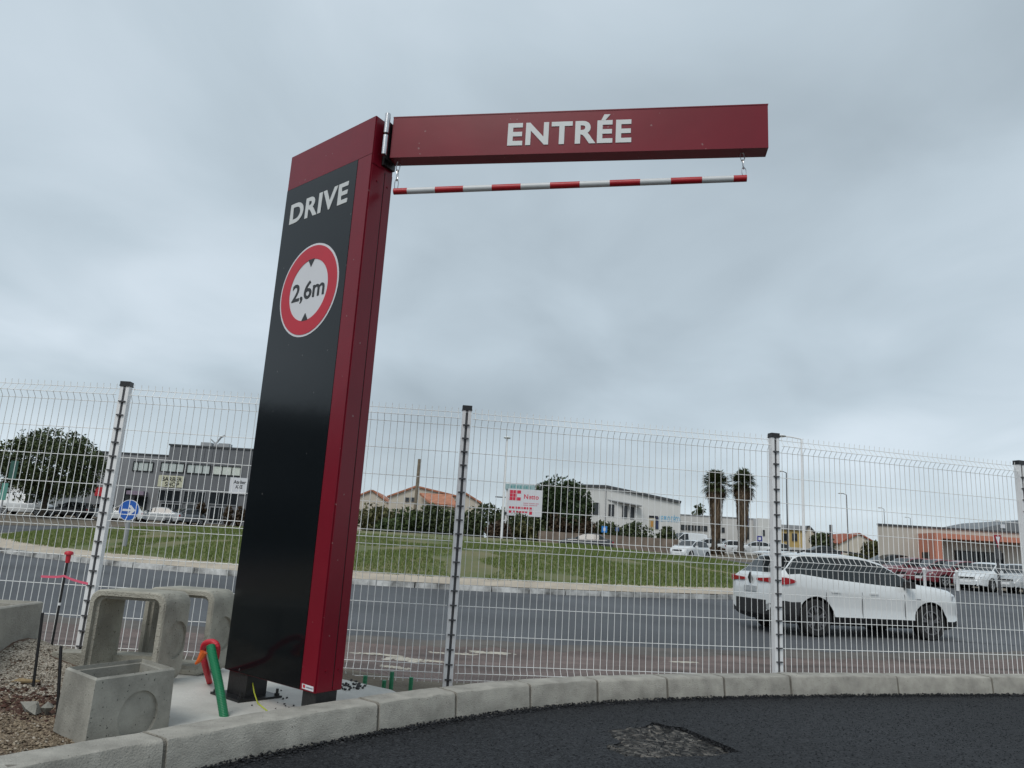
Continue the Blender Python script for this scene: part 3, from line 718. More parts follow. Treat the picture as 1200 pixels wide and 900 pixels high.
# heap
def heapz(x, y):
    z = lot(x)-.01
    z += .19*math.exp(-((x+3.0)**2/.2+(y-4.8)**2/.2))
    z += .07*math.exp(-((x+1.86)**2/.05+(y-3.0)**2/.12))
    z += .06*math.exp(-((x+2.3)**2/.15+(y-3.1)**2/.3))-.03*math.exp(-((x+2.35)**2/.1+(y-4.0)**2/.04))
    z += .018*noise.noise((x*6, y*6, 1))+.008*noise.noise((x*20, y*20, 2))
    e = min(1, (x+3.9)/.5, (5.55-y)/.2, (y-1.6)/.3)
    return lerp(-.04, z, clamp(e))
vs = []; fs = []; n = 70
for i in range(n+1):
    for j in range(n+1):
        x = lerp(-3.9, -1.45, i/n); y = lerp(1.6, 5.55, j/n); kb_ = inpoly(x, y, offs(KF, .15)+[(9.4, -12), (-2.3, -12)])
        z = heapz(x, y); z = -.06 if kb_ else z
        if x > -1.75 and y > 3.25: z = min(z, .07)
        vs.append((x, y, z))
fs = [(i*(n+1)+j, (i+1)*(n+1)+j, (i+1)*(n+1)+j+1, i*(n+1)+j+1) for i in range(n) for j in range(n)]
struct(raw('soil_heap', vs, fs, mat('heap_soil', (.075, .03, .018), .95, .3, 2.2, .9, 40, col2=(.2, .155, .11), detail=9, bdist=.03), smooth=True))
rg = random.Random(11); sp1 = []; sp2 = []
def okspot(x, y): return not inpoly(x, y, offs(KF, .19)+[(9.4, -12), (-2.3, -12)])
while len(sp1) < 12000:
    x = rg.gauss(-2.65, .35); y = rg.gauss(4.75, .38)
    if not (-3.7 < x < -1.95 and 4.12 < y < 5.4) or (-3.6 < x < -2.8 and 3.9 < y < 4.98) or (KBX < x < KBX+.62 and KBY-.02 < y < KBY+.22): continue
    r = rg.uniform(.003, .009); sp1.append(((x, y, heapz(x, y)+r*.3), r))
while len(sp2) < 19000:
    x = rg.uniform(-2.6, -1.62); y = rg.uniform(2.3, 4.15)
    if not okspot(x, y) or (Vector((x, y))-Vector((c_.x, c_.y))).length < .2: continue
    if y > 3.3 and rg.random() < .25: continue
    r = rg.uniform(.003, .010); sp2.append(((x, y, heapz(x, y)+r*.3), r))
pebbles('pale_gravel', sp1, leafmat('pale_gravel', (.22, .19, .15), (.42, .375, .31), (.52, .48, .42)), 'heap of pale gravel under the concrete trough', 'gravel', 3)
sp4 = []
while len(sp4) < 2600:
    x = rg.gauss(-2.3, .2); y = rg.gauss(3.95, .16)
    if okspot(x, y) and x < -1.85: r = abs(rg.gauss(0, .006))+.003; sp4.append(((x, y, heapz(x, y)+r*.2), r))
pebbles('red_earth', sp4, leafmat('red_earth', (.035, .014, .009), (.085, .038, .024), (.16, .12, .085)), 'dark red earth clods in the hollow before the gravel heap', 'earth', 9)
pebbles('brown_gravel', sp2, leafmat('brown_gravel', (.1, .07, .045), (.28, .22, .15), (.45, .41, .35)), 'brown stony rubble between the chamber box and the kerb', 'gravel', 4)
sp3 = []
for i in range(46):
    p = atz(rg.gauss(413, 9), rg.gauss(804, 4), PZ); sp3.append(((p.x, p.y, PZ+.006), rg.uniform(.006, .013)))
for i in range(14):
    p = atz(rg.uniform(285, 345), rg.uniform(808, 832), PZ); sp3.append(((p.x, p.y, PZ+.004), rg.uniform(.004, .01)))
sp3 = [s for s in sp3 if inpoly(s[0][0], s[0][1], padP)]
pebbles('dark_stones', sp3, mat('dark_stone', (.03, .03, .03), .8, .3, 30), 'dark stones and crumbs scattered on the white pad by the totem', 'stones', 6)
p = atz(38, 832, .05)
ck = MB(); rgk = random.Random(8)
for dx, dy, rr__ in ((0, 0, .05), (.05, .03, .035), (-.03, .05, .03)):
    a_, b_ = pebble(rgk, (p.x+dx, p.y+dy, .06), rr__, .9); ck.add(a_, b_)
tag(ck.build('concrete_rubble', M_cast, None, (p.x, p.y, .03)), 'small broken lump of grey concrete before the short rods', 'rubble')
p = atz(22, 803, .06)
tag(MB().tube([p+Vector((-.07, -.02, .0)), p+Vector((0, 0, .022)), p+Vector((.09, .03, .02))], [.008, .014, .006], 7).build('wood_scrap', mat('scrap_wood', (.3, .22, .12), .9, .2, 20), None, p), 'pale splinter of wood in the red soil', 'wood')
def stake(pa, pb, label, cap=False):
    d = (pa-pb).normalized(); bot = pb-d*max(0, (pb.z-heapz(pb.x, pb.y)+.06)/max(.2, d.z))
    t = thing('marker_rod', bot, label, 'rod', 'black rods on the site')
    MB().tube([bot, pa], .0075, 8).build('rod', M_cap, t, smooth=True)
    if cap:
        MB().lathe([(.013, -.06), (.015, -.012), (.026, -.01), (.026, .002), (.02, .01), (.004, .013)], pa, n=14).build('safety_cap', M_plasticred, t, smooth=True)
        q = bot.lerp(pa, .5); MB().lathe([(.0095, -.008), (.0095, .008)], q, n=10).build('band', M_white, t)
    return t
stake(atY(81, 648, 4.95), atY(64, 738, 4.95), 'tall black rod with a red safety cap and pink ribbon', True)
stake(atY(50, 718, 4.3), atY(41, 788, 4.3), 'short bare black rod standing before the concrete trough')
stake(atY(71.5, 757, 3.8), atY(68, 822, 3.8), 'short bare black rod beside the small chamber box')
P = [atY(*q, 4.935) for q in ((48, 675.5), (58, 676), (68, 676), (75, 675), (84, 679), (94, 682), (103, 684))]
q = MB()
for k in range(len(P)-1): q.wallpoly([P[k]-up*.007, P[k+1]-up*.007, P[k+1]+up*.007, P[k]+up*.007], (0, 1, 0), .0015)
tag(q.build('ribbon', mat('pink_ribbon', (.75, .12, .2), .5, .1, 10), None, P[2]), 'pink marking ribbon tied round the red capped rod', 'ribbon')
def corrugated(name, P, r, mt, parent=None, label=None, cat=None, group=None, pitch=.0075):
    P = [Vector(p) for p in P]; Q = catmull([tuple(p) for p in P], 12) if len(P) > 2 else [tuple(p) for p in P]
    Q = [Vector(p) for p in Q]; tot = sum((b-a).length for a, b in zip(Q, Q[1:])); n = int(tot/pitch*2); pts = []; rs = []
    for k in range(n+1):
        s = tot*k/n; i = 0
        while i < len(Q)-2 and s > (Q[i+1]-Q[i]).length: s -= (Q[i+1]-Q[i]).length; i += 1
        pts.append(Q[i].lerp(Q[i+1], min(1, s/max(1e-6, (Q[i+1]-Q[i]).length)))); rs.append(r if k % 2 else r*.9)
    o = MB().tube(pts, rs, 14)
    if parent: return o.build(name, mt, parent)
    return tag(o.build(name, mt, None, P[0]), label, cat, group)
gp = thing('cable_conduit', atz(263, 842, PZ), 'bent green ribbed conduit with red sleeve rising beside the totem foot', 'conduit')
a0 = atz(263, 842, PZ-.01)
corrugated('green_hose', [a0, atY(256, 800, 3.95), atY(249, 768, 3.98), atY(247, 757, 4.0)], .0225, M_green, gp)
corrugated('red_sleeve', [atY(253, 772, 4.08), atY(254.5, 758, 4.03), atY(249, 752.5, 4.05), atY(240, 755, 4.12), atY(238, 766, 4.2), atY(241, 782, 4.28), atz(246, 801, PZ-.01)], .016, M_plasticred, gp)
p = atY(239, 764, 4.06)
MB().tube([p, p+Vector((-.02, -.0, -.045)), p+Vector((-.035, 0, -.06))], [.02, .012, .005], 8).build('orange_plug', mat('orange_plastic', (.7, .13, .02), .5), gp)
Pw = [atz(302, 824, PZ+.004), atz(298, 812, PZ+.04), atY(296, 800, 4.35), atY(294.5, 788, 4.36)]
tag(MB().tube([atz(313, 833, PZ+.004)]+Pw, .0035, 6).build('earth_wire', mat('earth_wire', (.45, .5, .05), .5), None, Pw[0]), 'yellow green earth wire hanging below the black panel', 'wire')
for i, (x, y, h, lb) in enumerate(((427, 806, .085, 'short green pipe stub beside the dark stones on the pad'), (449.5, 807, .055, 'shortest green pipe stub, against the tallest stub'), (458, 807, .125, 'tallest green pipe stub poking up behind the kerb'), (481, 807, .08, 'green pipe stub beside the fence post at the kerb bend'))):
    p = atz(x, y, -.01); corrugated('pipe_stub', [p-up*.06, p+up*(h*.75+.01)], .0145, M_green, None, lb, 'pipe', 'green pipe stubs')
for o in [o for o in bpy.data.objects if o.name.startswith('pipe_stub')]: pass

# ------------------------------------------------------------------ vehicles
def car_meshes(spec):
    """lofted body: stations along x (0 = rear bumper), ring of section points; returns {part: (mesh, material key)}"""
    L, Hc = spec['L'], spec['H']; top, belt, wid, low = spec['top'], spec['belt'], spec['w'], spec['low']
    xs = sorted(set([round(x, 4) for x in [p[0] for p in top]+[p[0] for p in belt]+[p[0] for p in wid]+[L*i/34 for i in range(35)]+spec['pillars']+[p+.07 for p in spec['pillars']]]))
    rings = []
    for x in xs:
        T = interp(top, x); zb = min(interp(belt, x), T-.012); w = interp(wid, x); lo = interp(low, x); h = T-zb
        k = clamp(h/.5); k = k*k*(3-2*k); wr = w*lerp(.84, spec.get('tumble', .72), k)
        half = [(0, lo), (w*.8, lo), (w*.955, lo+.05), (w*1.0, lo+.17), (w*spec.get('waist', .985), lerp(lo, zb, .45)), (w*1.0, zb-.24), (w*.985, zb-.075), (w*.945, zb),
                (w*.93, zb+min(.018, h*.25)), (lerp(w*.93, wr, .97), zb+h*.86), (wr*.95, zb+h*.935), (wr*.62, zb+h*.988), (0, T)]
        rings.append([(x, y, z) for y, z in half]+[(x, -y, z) for y, z in half[-2:0:-1]])
    n = len(rings[0]); m = 13
    vs = [p for r in rings for p in r]; fs = []; mi = []
    keys = ['body', 'lower_trim', 'windscreen', 'rear_window', 'side_window', 'wheel_well']
    for i in range(len(xs)-1):
        xm = (xs[i]+xs[i+1])/2
        for j in range(n):
            jj = j if j < m-1 else n-1-j
            fs.append((i*n+j, i*n+(j+1) % n, (i+1)*n+(j+1) % n, (i+1)*n+j))
            if jj <= spec.get('cladj', 1): key = 1
            elif jj == 8 and spec['glass'][0] < xm < spec['glass'][1] and interp(top, xm)-interp(belt, xm) > .12:
                key = 1 if any(p < xm < p+.07 for p in spec['pillars']) else 4
            elif jj in (10, 11) and spec['ws'][0] < xm < spec['ws'][1]: key = 2
            elif jj in (10, 11) and spec['rw'][0] < xm < spec['rw'][1]: key = 3
            elif spec.get('rear_black') and xm < spec['rear_black'] and jj <= 3: key = 1
            else: key = 0
            mi.append(key)
    fs.append(tuple(range(n))); mi.append(0); fs.append(tuple(range((len(xs)-1)*n, len(xs)*n))[::-1]); mi.append(0)
    me = bpy.data.meshes.new('tmp'); me.from_pydata(vs, [], fs)
    for q in range(6): me.materials.append(None)
    for p, k in zip(me.polygons, mi): p.material_index = k
    bm = bmesh.new(); bm.from_mesh(me); bmesh.ops.recalc_face_normals(bm, faces=bm.faces); bm.to_mesh(me); bm.free()
    ob = bpy.data.objects.new('tmp', me); COL.objects.link(ob)
    r = spec['wr']; W = max(p[1] for p in wid); cut = []
    for wx in spec['wheels']:
        for s in (-1, 1):
            cut.append(MB().lathe([(r*spec.get('arch', 1.13), -.3 if s > 0 else -.17), (r*spec.get('arch', 1.13), .17 if s > 0 else .3)], (wx, s*W, r), axis='Y', n=36).build('cut', M_trim))
            if s < 0: pass
    bool_diff(ob, cut)
    me = ob.data; ra = r*spec.get('arch', 1.13); groups = {}
    for p in me.polygons:
        c = p.center; k = min(p.material_index, 5)
        for wx in spec['wheels']:
            d = math.hypot(c.x-wx, c.z-r)
            if d < ra+.002 and abs(c.y) < W+.01:
                if abs(p.normal.y) < .3 and d > ra*.93 and (p.normal.x*(c.x-wx)+p.normal.z*(c.z-r)) < 0: k = 5
                elif abs(abs(c.y)-(W-.3)) < .02 or abs(abs(c.y)-(W-.17)) < .02: k = 5
        name = keys[k]
        if k == 5: name = 'wheel_well_%d_%d' % (c.x > 2.2, c.y > 0)
        if k == 4:
            name = 'side_window_%d_%d' % (sum(c.x > q for q in spec['pillars']), c.y > 0)
        groups.setdefault(name, []).append(p.index)
    res = {}
    for name, idx in groups.items():
        mp = {}; v2 = []; f2 = []
        for i in idx:
            f = []
            for a in me.polygons[i].vertices:
                if a not in mp: mp[a] = len(v2); v2.append(me.vertices[a].co[:])
                f.append(mp[a])
            f2.append(f)
        m2 = bpy.data.meshes.new(name); m2.from_pydata(v2, [], f2); smooth_mesh(m2, 32); res[name] = m2
    bpy.data.objects.remove(ob)
    return res
SUV = dict(L=4.51, H=1.62, wr=.355, wheels=(.93, 3.6), arch=1.14, tumble=.7, waist=.965, cladj=2, rear_black=.62,
    top=[(0, .74), (.03, .97), (.08, 1.1), (.2, 1.165), (.34, 1.25), (.58, 1.5), (.7, 1.56), (1.1, 1.6), (1.8, 1.61), (2.3, 1.575), (2.65, 1.49), (3.0, 1.3), (3.36, 1.11), (3.5, 1.085), (3.9, 1.05), (4.2, 1.005), (4.37, .94), (4.46, .82), (4.51, .6)],
    belt=[(0, .7), (.08, 1.05), (.25, 1.12), (.6, 1.15), (1.3, 1.085), (2.4, 1.02), (3.3, .985), (3.6, .975), (4.2, .945), (4.37, .88), (4.46, .76), (4.51, .55)],
    w=[(0, .70), (.06, .81), (.16, .87), (.4, .905), (.9, .912), (2, .90), (3.3, .905), (3.8, .905), (4.1, .88), (4.3, .81), (4.42, .71), (4.51, .58)],
    low=[(0, .42), (.1, .3), (.4, .22), (4.2, .22), (4.51, .3)], pillars=[.72, 1.55, 2.42], glass=(.36, 3.25), ws=(2.5, 3.36), rw=(.22, .58))
HATCH = dict(L=4.0, H=1.46, wr=.31, wheels=(.7, 3.2), top=[(0, .6), (.05, .9), (.15, 1.0), (.45, 1.38), (.9, 1.45), (1.7, 1.46), (2.1, 1.4), (2.9, .98), (3.4, .9), (3.8, .74), (4.0, .5)],
    belt=[(0, .58), (.06, .86), (.4, .94), (1.5, .9), (2.9, .87), (3.4, .82), (3.8, .7), (4.0, .47)], w=[(0, .66), (.1, .78), (.4, .85), (2, .86), (3.3, .84), (3.8, .7), (4.0, .5)],
    low=[(0, .35), (.3, .2), (3.7, .2), (4, .28)], pillars=[1.15, 2.05], glass=(.3, 2.8), ws=(2.12, 2.88), rw=(.12, .44))
SEDAN = dict(L=4.5, H=1.45, wr=.315, wheels=(.9, 3.6), top=[(0, .6), (.04, .86), (.12, .98), (.6, 1.04), (1.15, 1.38), (1.6, 1.44), (2.1, 1.44), (2.5, 1.36), (3.2, .99), (3.8, .9), (4.3, .74), (4.5, .5)],
    belt=[(0, .58), (.06, .85), (.5, .95), (1.6, .92), (3.2, .89), (3.8, .84), (4.3, .7), (4.5, .47)], w=[(0, .68), (.1, .8), (.4, .87), (2, .88), (3.7, .86), (4.2, .75), (4.5, .5)],
    low=[(0, .36), (.3, .2), (4.2, .2), (4.5, .28)], pillars=[1.35, 2.2], glass=(.75, 3.1), ws=(2.45, 3.18), rw=(.62, 1.14))
VAN = dict(L=4.6, H=1.9, wr=.33, wheels=(.85, 3.7), top=[(0, .7), (.03, 1.5), (.08, 1.86), (.4, 1.9), (2.6, 1.9), (3.0, 1.84), (3.75, 1.18), (4.2, 1.02), (4.45, .8), (4.6, .5)],
    belt=[(0, .66), (.05, 1.05), (3.6, 1.05), (4.2, .95), (4.45, .75), (4.6, .47)], w=[(0, .82), (.1, .9), (3.6, .9), (4.3, .78), (4.6, .5)], low=[(0, .35), (.3, .22), (4.3, .22), (4.6, .3)], pillars=[2.5], glass=(2.45, 3.6), ws=(3.05, 3.74), rw=(-1, -.5), tumble=.82)
BODY_MATS = {}
def paint(n, c, coat=.6): return mat('car_paint_'+n, c, .3, .03, 2, coat=coat)
CACHE = {}
def wheel_mesh(r, w, spokes):
    t = MB().lathe([(r*.66, -w/2), (r*.92, -w/2), (r*.985, -w*.36), (r, -w*.2), (r, w*.2), (r*.985, w*.36), (r*.92, w/2), (r*.66, w/2), (r*.62, w*.2), (r*.62, -w*.2)], (0, 0, 0), axis='Y', n=32)
    n_ = 32; k_ = len(t.v)//n_; t.f = [f for f in t.f if len(f) == 4]+[((k_-1)*n_+j, (k_-1)*n_+(j+1) % n_, (j+1) % n_, j) for j in range(n_)]
    return t
def make_car(name, spec, key, pos, yaw, label, colour, group=None, detail=0, plate=True):
    """pos: ground point under the middle of the rear axle line; yaw: heading of +x"""
    if key not in CACHE: CACHE[key] = car_meshes(spec)
    t = thing(name, pos, label, 'car' if key != 'van' else 'van', group); t.rotation_euler = (0, 0, yaw)
    x0 = spec['wheels'][0]; T = Matrix.Translation((-x0, 0, 0))
    def part(nm, me, mt, par=None):
        me = me.copy(); me.transform(T); me.materials.clear(); me.materials.append(mt)
        o = bpy.data.objects.new(nm, me); COL.objects.link(o); o.parent = par or t; ORG[o.name] = Vector(); return o
    def mbp(nm, q, mt, par=None, smooth=False):
        me = bpy.data.meshes.new(nm); me.from_pydata(q.v, [], q.f)
        bm = bmesh.new(); bm.from_mesh(me); bmesh.ops.recalc_face_normals(bm, faces=bm.faces); bm.to_mesh(me); bm.free()
        if smooth: smooth_mesh(me, 35)
        return part(nm, me, mt, par)
    for nm, me in CACHE[key].items():
        mt = colour if nm == 'body' else M_trim if nm.startswith(('lower_trim', 'wheel_well')) else M_glass
        part(nm.split('_1')[0].split('_0')[0].split('_2')[0].split('_3')[0] if nm.startswith(('side_window', 'wheel_well')) else nm, me, mt)
    r = spec['wr']; W = max(p[1] for p in spec['w'])
    for wx in spec['wheels']:
        for s in (-1, 1):
            q = wheel_mesh(r, .21, 5)
            q.v = [(x+wx, y+s*(W-.125), z+r) for x, y, z in q.v]; w_ = mbp('wheel', q, M_rubber, smooth=True)
            q = MB().lathe([(r*.64, -.03), (r*.64, .03)], (wx, s*(W-.1), r), axis='Y', n=24); dk = mbp('rim_back', q, M_trim, w_)
            q = MB(); ys = s*(W-.045)
            q.lathe([(r*.17, -.02), (r*.17, .02)], (wx, ys, r), axis='Y', n=12)
            for k in range(5):
                a = 2*math.pi*k/5+.3
                for da in (-.13, .13):
                    M = Matrix.Translation((wx+math.cos(a+da)*r*.4, ys, r+math.sin(a+da)*r*.4)) @ Matrix.Rotation(-(a+da*2.2), 4, 'Y')
                    q.box(None, (r*.52, .025, r*.1), M=M)
            ring = MB().lathe([(r*.6, -.022), (r*.66, -.022), (r*.66, .022), (r*.6, .022), (r*.6, -.022)], (wx, ys, r), axis='Y', n=28)
            q.add(ring.v, [f for f in ring.f if len(f) == 4]); mbp('rim', q, M_alloy if detail else M_grey, w_)
    L = spec['L']; zl = interp(spec['belt'], L-.3)
    Mh = mat('headlight', (.5, .52, .55), .15, .1, 10, spec=.7); Mt = mat('tail_light', (.35, .008, .015), .2, .1, 10)
    for s in (-1, 1):
        w_f = interp(spec['w'], L-.25)
        q = MB().box(None, (.26, .16, .075), M=Matrix.Translation((L-.3, s*(w_f-.085), interp(spec['belt'], L-.3)-.085)) @ Matrix.Rotation(-s*.62, 4, 'Z')); mbp('headlight', q, Mh)
        if not detail:
            q = MB().box(None, (.12, .16, .16), M=Matrix.Translation((.07, s*(interp(spec['w'], .07)-.07), .78)) @ Matrix.Rotation(s*.5, 4, 'Z')); mbp('tail_light', q, Mt)
        gx = spec['ws'][1]-.32
        q = MB().box(None, (.12, .2, .13), M=Matrix.Translation((gx, s*(W+.06), interp(spec['belt'], gx)+.075))); q.box(None, (.05, .14, .03), M=Matrix.Translation((gx, s*(W-.04), interp(spec['belt'], gx)+.03))); mbp('door_mirror', q, M_trim if detail else colour)
    zc = .56 if not detail else .0
    if not detail:
        mbp('number_plate', MB().box(None, (.03, .5, .11), M=Matrix.Translation((L-.005, 0, .45))), M_white)
        mbp('grille', MB().box(None, (.04, .8, .12), M=Matrix.Translation((L-.04, 0, .6))), M_trim)
    return t, mbp, T

# the white SUV
M_wcar = mat('white_car_paint', (.66, .68, .68), .25, .02, 2, coat=.8)
pr = pl(957, 748); yaw = R_(13)
hd = Vector((math.cos(yaw), math.sin(yaw), 0)); sd_ = Vector((-math.sin(yaw), math.cos(yaw), 0))
ctr = pr+sd_*.80; ctr.z = plane(pr.y)+.021
suv, mbp, _ = make_car('parked_suv', SUV, 'suv', ctr, yaw, 'white SUV with black lower trim on the road behind the fence', M_wcar, None, 1)
suv.scale = (.93, .93, .95); suv.name = 'white_suv'; suv['category'] = 'car'
Mt = mat('tail_light', (.4, .008, .015), .2, .1, 10); Mtd = mat('tail_dark', (.12, .006, .01), .15)
def surf(x): return interp(SUV['w'], x)
def path_strip(pts, h, th):                     # ribbon of given height following points, pushed outwards
    q = MB(); n = len(pts)
    vs = []
    for i, p in enumerate(pts):
        a = Vector(pts[max(i-1, 0)]); b = Vector(pts[min(i+1, n-1)]); t = (b-a); o = Vector((-t.y, t.x, 0)).normalized()
        hh = h[i] if isinstance(h, list) else h
        for dz, k in ((-hh/2, 0), (hh/2, 0), (hh/2, 1), (-hh/2, 1)): vs.append(Vector(p)+Vector((0, 0, dz))+o*(th*k))
    fs = [(i*4+k, i*4+(k+1) % 4, i*4+4+(k+1) % 4, i*4+4+k) for i in range(n-1) for k in range(4)]+[(0, 1, 2, 3), (n*4-4, n*4-3, n*4-2, n*4-1)]
    return q.add(vs, fs)
for s in (-1, 1):
    pts = [(x, s*(surf(x)*1.0+.004), 1.02) for x in (.46, .36, .26, .18, .11, .07)]+[(.045, s*.62, 1.02), (.03, s*.4, 1.02), (.028, s*.24, 1.02)]
    if s > 0: pts = pts[::-1]
    hh = [.03, .09, .13, .13, .12, .11, .085, .06, .05]
    if s > 0: hh = hh[::-1]
    mbp('tail_light', path_strip([(x-.004, y, z) for x, y, z in pts], hh, .025 if s > 0 else .025), Mt)
    mbp('roof_rail', MB().tube([(.72, s*.6, 1.575), (.85, s*.6, 1.625), (1.8, s*.6, 1.655), (2.25, s*.595, 1.625), (2.38, s*.59, 1.575)], .016, 8), M_trim, smooth=True)
    for hx in (1.36, 2.25): mbp('door_handle', MB().box(None, (.2, .03, .028), M=Matrix.Translation((hx, s*(surf(hx)*.995+.006), .86))), M_wcar)
    for dx in (1.15, 1.98, 2.98):
        mbp('door_seam', MB().box(None, (.008, .012, .52), M=Matrix.Translation((dx, s*(surf(dx)*.992), .62))), M_slot)
    mbp('side_badge', MB().box(None, (.12, .012, .02), M=Matrix.Translation((3.3, s*(surf(3.3)*1.0+.002), .8))), M_grey)
mbp('number_plate', MB().box(None, (.02, .46, .105), M=Matrix.Translation((-.004, 0, .83))), mat('plate', (.42, .44, .45), .4, .2, 40))
q = MB(); P = [(-.0, 0, .115), (0, .075, 0), (0, 0, -.115), (0, -.075, 0)]; q.wallpoly([Vector(p)+Vector((.01, 0, 1.04)) for p in P], (-1, 0, 0), .025); mbp('emblem', q, M_trim)
mbp('rear_spoiler', MB().box(None, (.2, 1.1, .03), M=Matrix.Translation((.47, 0, 1.56)) @ Matrix.Rotation(-.2, 4, 'Y')), M_wcar)
q = path_strip([(.32, -surf(.32)-.006, .5), (.14, -surf(.14)-.006, .5), (.03, -.72, .5), (-.015, -.5, .5), (-.03, 0, .5), (-.015, .5, .5), (.03, .72, .5), (.14, surf(.14)+.006, .5), (.32, surf(.32)+.006, .5)], [.2, .24, .27, .27, .27, .27, .27, .24, .2], -.03)
mbp('rear_bumper', q, M_trim)
mbp('antenna', MB().tube([(.75, 0, 1.56), (.62, 0, 1.65)], [.02, .008], 6), M_trim)

# ------------------------------------------------------------------ other vehicles
def put_car(spec, key, x, y, yaw, label, colour, group, name=None, d=None):
    """stand a car so that its middle is seen at pixel column x, on the ground at y (or at distance Y=d)"""
    p = pl(x, y) if d is None else atY(x, 646+.059*(x-600), d)
    p.z = gz(p.x, p.y)+.02 if d is None else gz(p.x, p.y)+.005
    half = spec['L']/2-spec['wheels'][0]; yw = R_(yaw)
    p2 = Vector((p.x-math.cos(yw)*half, p.y-math.sin(yw)*half, p.z))
    return make_car(name or 'parked_car', spec, key, p2, yw, label, colour, group)[0]
P_w, P_s, P_g, P_d, P_r = paint('white', (.68, .7, .71)), paint('silver', (.4, .42, .43)), paint('grey', (.14, .15, .16)), paint('dark', (.03, .033, .037)), paint('maroon', (.14, .012, .02))
put_car(SEDAN, 'sedan', 686, 0, 172, 'dark grey saloon car driving round the far side of the roundabout', P_d, None, 'dark_car', 64)
put_car(HATCH, 'hatch', 808, 0, 228, 'small white hatchback coming round the roundabout before the palms', P_w, None, 'white_hatchback', 60)
GL = 'cars parked before the grey shop building'; GR = 'cars parked before the beige building'; GW = 'vehicles parked before the white offices'
put_car(VAN, 'van', 28, 0, 2, 'white panel van parked under the round tree', P_w, GL, 'white_van', 70)
put_car(HATCH, 'hatch', 80, 0, 175, 'dark hatchback parked beside the white van', P_d, GL, None, 70)
put_car(SEDAN, 'sedan', 112, 0, 188, 'silver car between the dark hatchback and the tall mesh post', P_s, GL, None, 71)
put_car(HATCH, 'hatch', 140, 0, 186, 'white hatchback just behind the blue arrow sign', P_w, GL, None, 68)
put_car(SEDAN, 'sedan', 182, 0, 182, 'silver saloon parked beside the blue arrow sign', P_s, GL, None, 69)
put_car(HATCH, 'hatch', 212, 0, 240, 'grey hatchback seen nose on before the barber shop', P_g, GL, None, 70)
put_car(HATCH, 'hatch', 1062, 0, 195, 'maroon car with pale windscreen at the head of the red row', P_r, GR, None, 44)
put_car(HATCH, 'hatch', 1092, 0, 192, 'maroon car in the middle of the red row behind the white bollards', P_r, GR, None, 43)
put_car(SEDAN, 'sedan', 1120, 0, 190, 'maroon saloon beside the white saloon by the beige building', P_r, GR, None, 42)
put_car(SEDAN, 'sedan', 1156, 0, 215, 'white saloon beside the dark traffic sign post', P_w, GR, None, 40)
put_car(HATCH, 'hatch', 1192, 0, 220, 'silver hatchback beside the white saloon by the window band', P_s, GR, None, 40)
put_car(SEDAN, 'sedan', 1040, 0, 190, 'dark car behind the maroon row by the hedge', P_d, GR, None, 52)
put_car(VAN, 'van', 803, 0, 200, 'white van parked at the end of the white warehouse', P_w, GW, 'white_van', 82)
put_car(HATCH, 'hatch', 826, 0, 190, 'white car between the white office van and the palms', P_w, GW, None, 82)
put_car(HATCH, 'hatch', 852, 0, 185, 'white car between the two palm trunks', P_w, GW, None, 84)
put_car(SEDAN, 'sedan', 884, 0, 175, 'white saloon behind the palm nearer the blue banner', P_w, GW, None, 82)
put_car(HATCH, 'hatch', 905, 0, 190, 'silver hatchback beside the blue parking sign', P_s, GW, None, 84)
put_car(SEDAN, 'sedan', 960, 0, 185, 'dark saloon in front of the yellow house', P_d, GW, None, 84)

# ------------------------------------------------------------------ buildings
def rect(x0, y0, x1, y1, Y):
    xm, ym = (x0+x1)/2, (y0+y1)/2
    return atY(x0, ym, Y).x, atY(x1, ym, Y).x, atY(xm, y1, Y).z, atY(xm, y0, Y).z
def slab(r, Y, d): X0, X1, Z0, Z1 = r; return MB().box(((X0+X1)/2, Y+d/2, (Z0+Z1)/2), (X1-X0, d, Z1-Z0))
def window(par, r, Y, mull=0, pane=None, frame=None, name='window'):
    X0, X1, Z0, Z1 = r; f = .07; q = MB(); fm = frame or M_slot
    for a in (((X0+X1)/2, Z1-f/2, X1-X0, f), ((X0+X1)/2, Z0+f/2, X1-X0, f), (X0+f/2, (Z0+Z1)/2, f, Z1-Z0-2*f), (X1-f/2, (Z0+Z1)/2, f, Z1-Z0-2*f)):
        q.box((a[0], Y-.04, a[1]), (a[2], .14, a[3]))
    for k in range(mull):
        x = lerp(X0, X1, (k+1)/(mull+1)); q.box((x, Y-.035, (Z0+Z1)/2), (f*.8, .12, Z1-Z0-2*f))
    w = q.build(name, fm, par)
    slab((X0+f, X1-f, Z0+f, Z1-f), Y-.03, .02).build('pane', pane or M_pane, w); return w
M_gwall = mat('grey_cladding', (.135, .14, .15), .6, .08, 1, .1, 4); M_gwall2 = mat('grey_cladding_pale', (.2, .205, .215), .6, .08, 1)
M_cream = mat('cream_render', (.55, .5, .42), .9, .06, .6); M_wwall = mat('white_cladding', (.62, .62, .6), .7, .05, .5); M_beige = mat('beige_render', (.48, .44, .385), .9, .08, .5)
M_orange = mat('orange_render', (.5, .2, .135), .85, .08, .6); M_dkroof = mat('dark_roof', (.06, .065, .07), .7, .1, 1); M_blind = mat('pale_blind', (.5, .55, .53), .6, .08, 1)
M_teal = mat('teal_paint', (.12, .3, .3), .6); M_blue = mat('sign_blue', (.015, .1, .42), .4, .05, 4); M_yel = mat('yellow_render', (.5, .36, .14), .85, .08, .6)

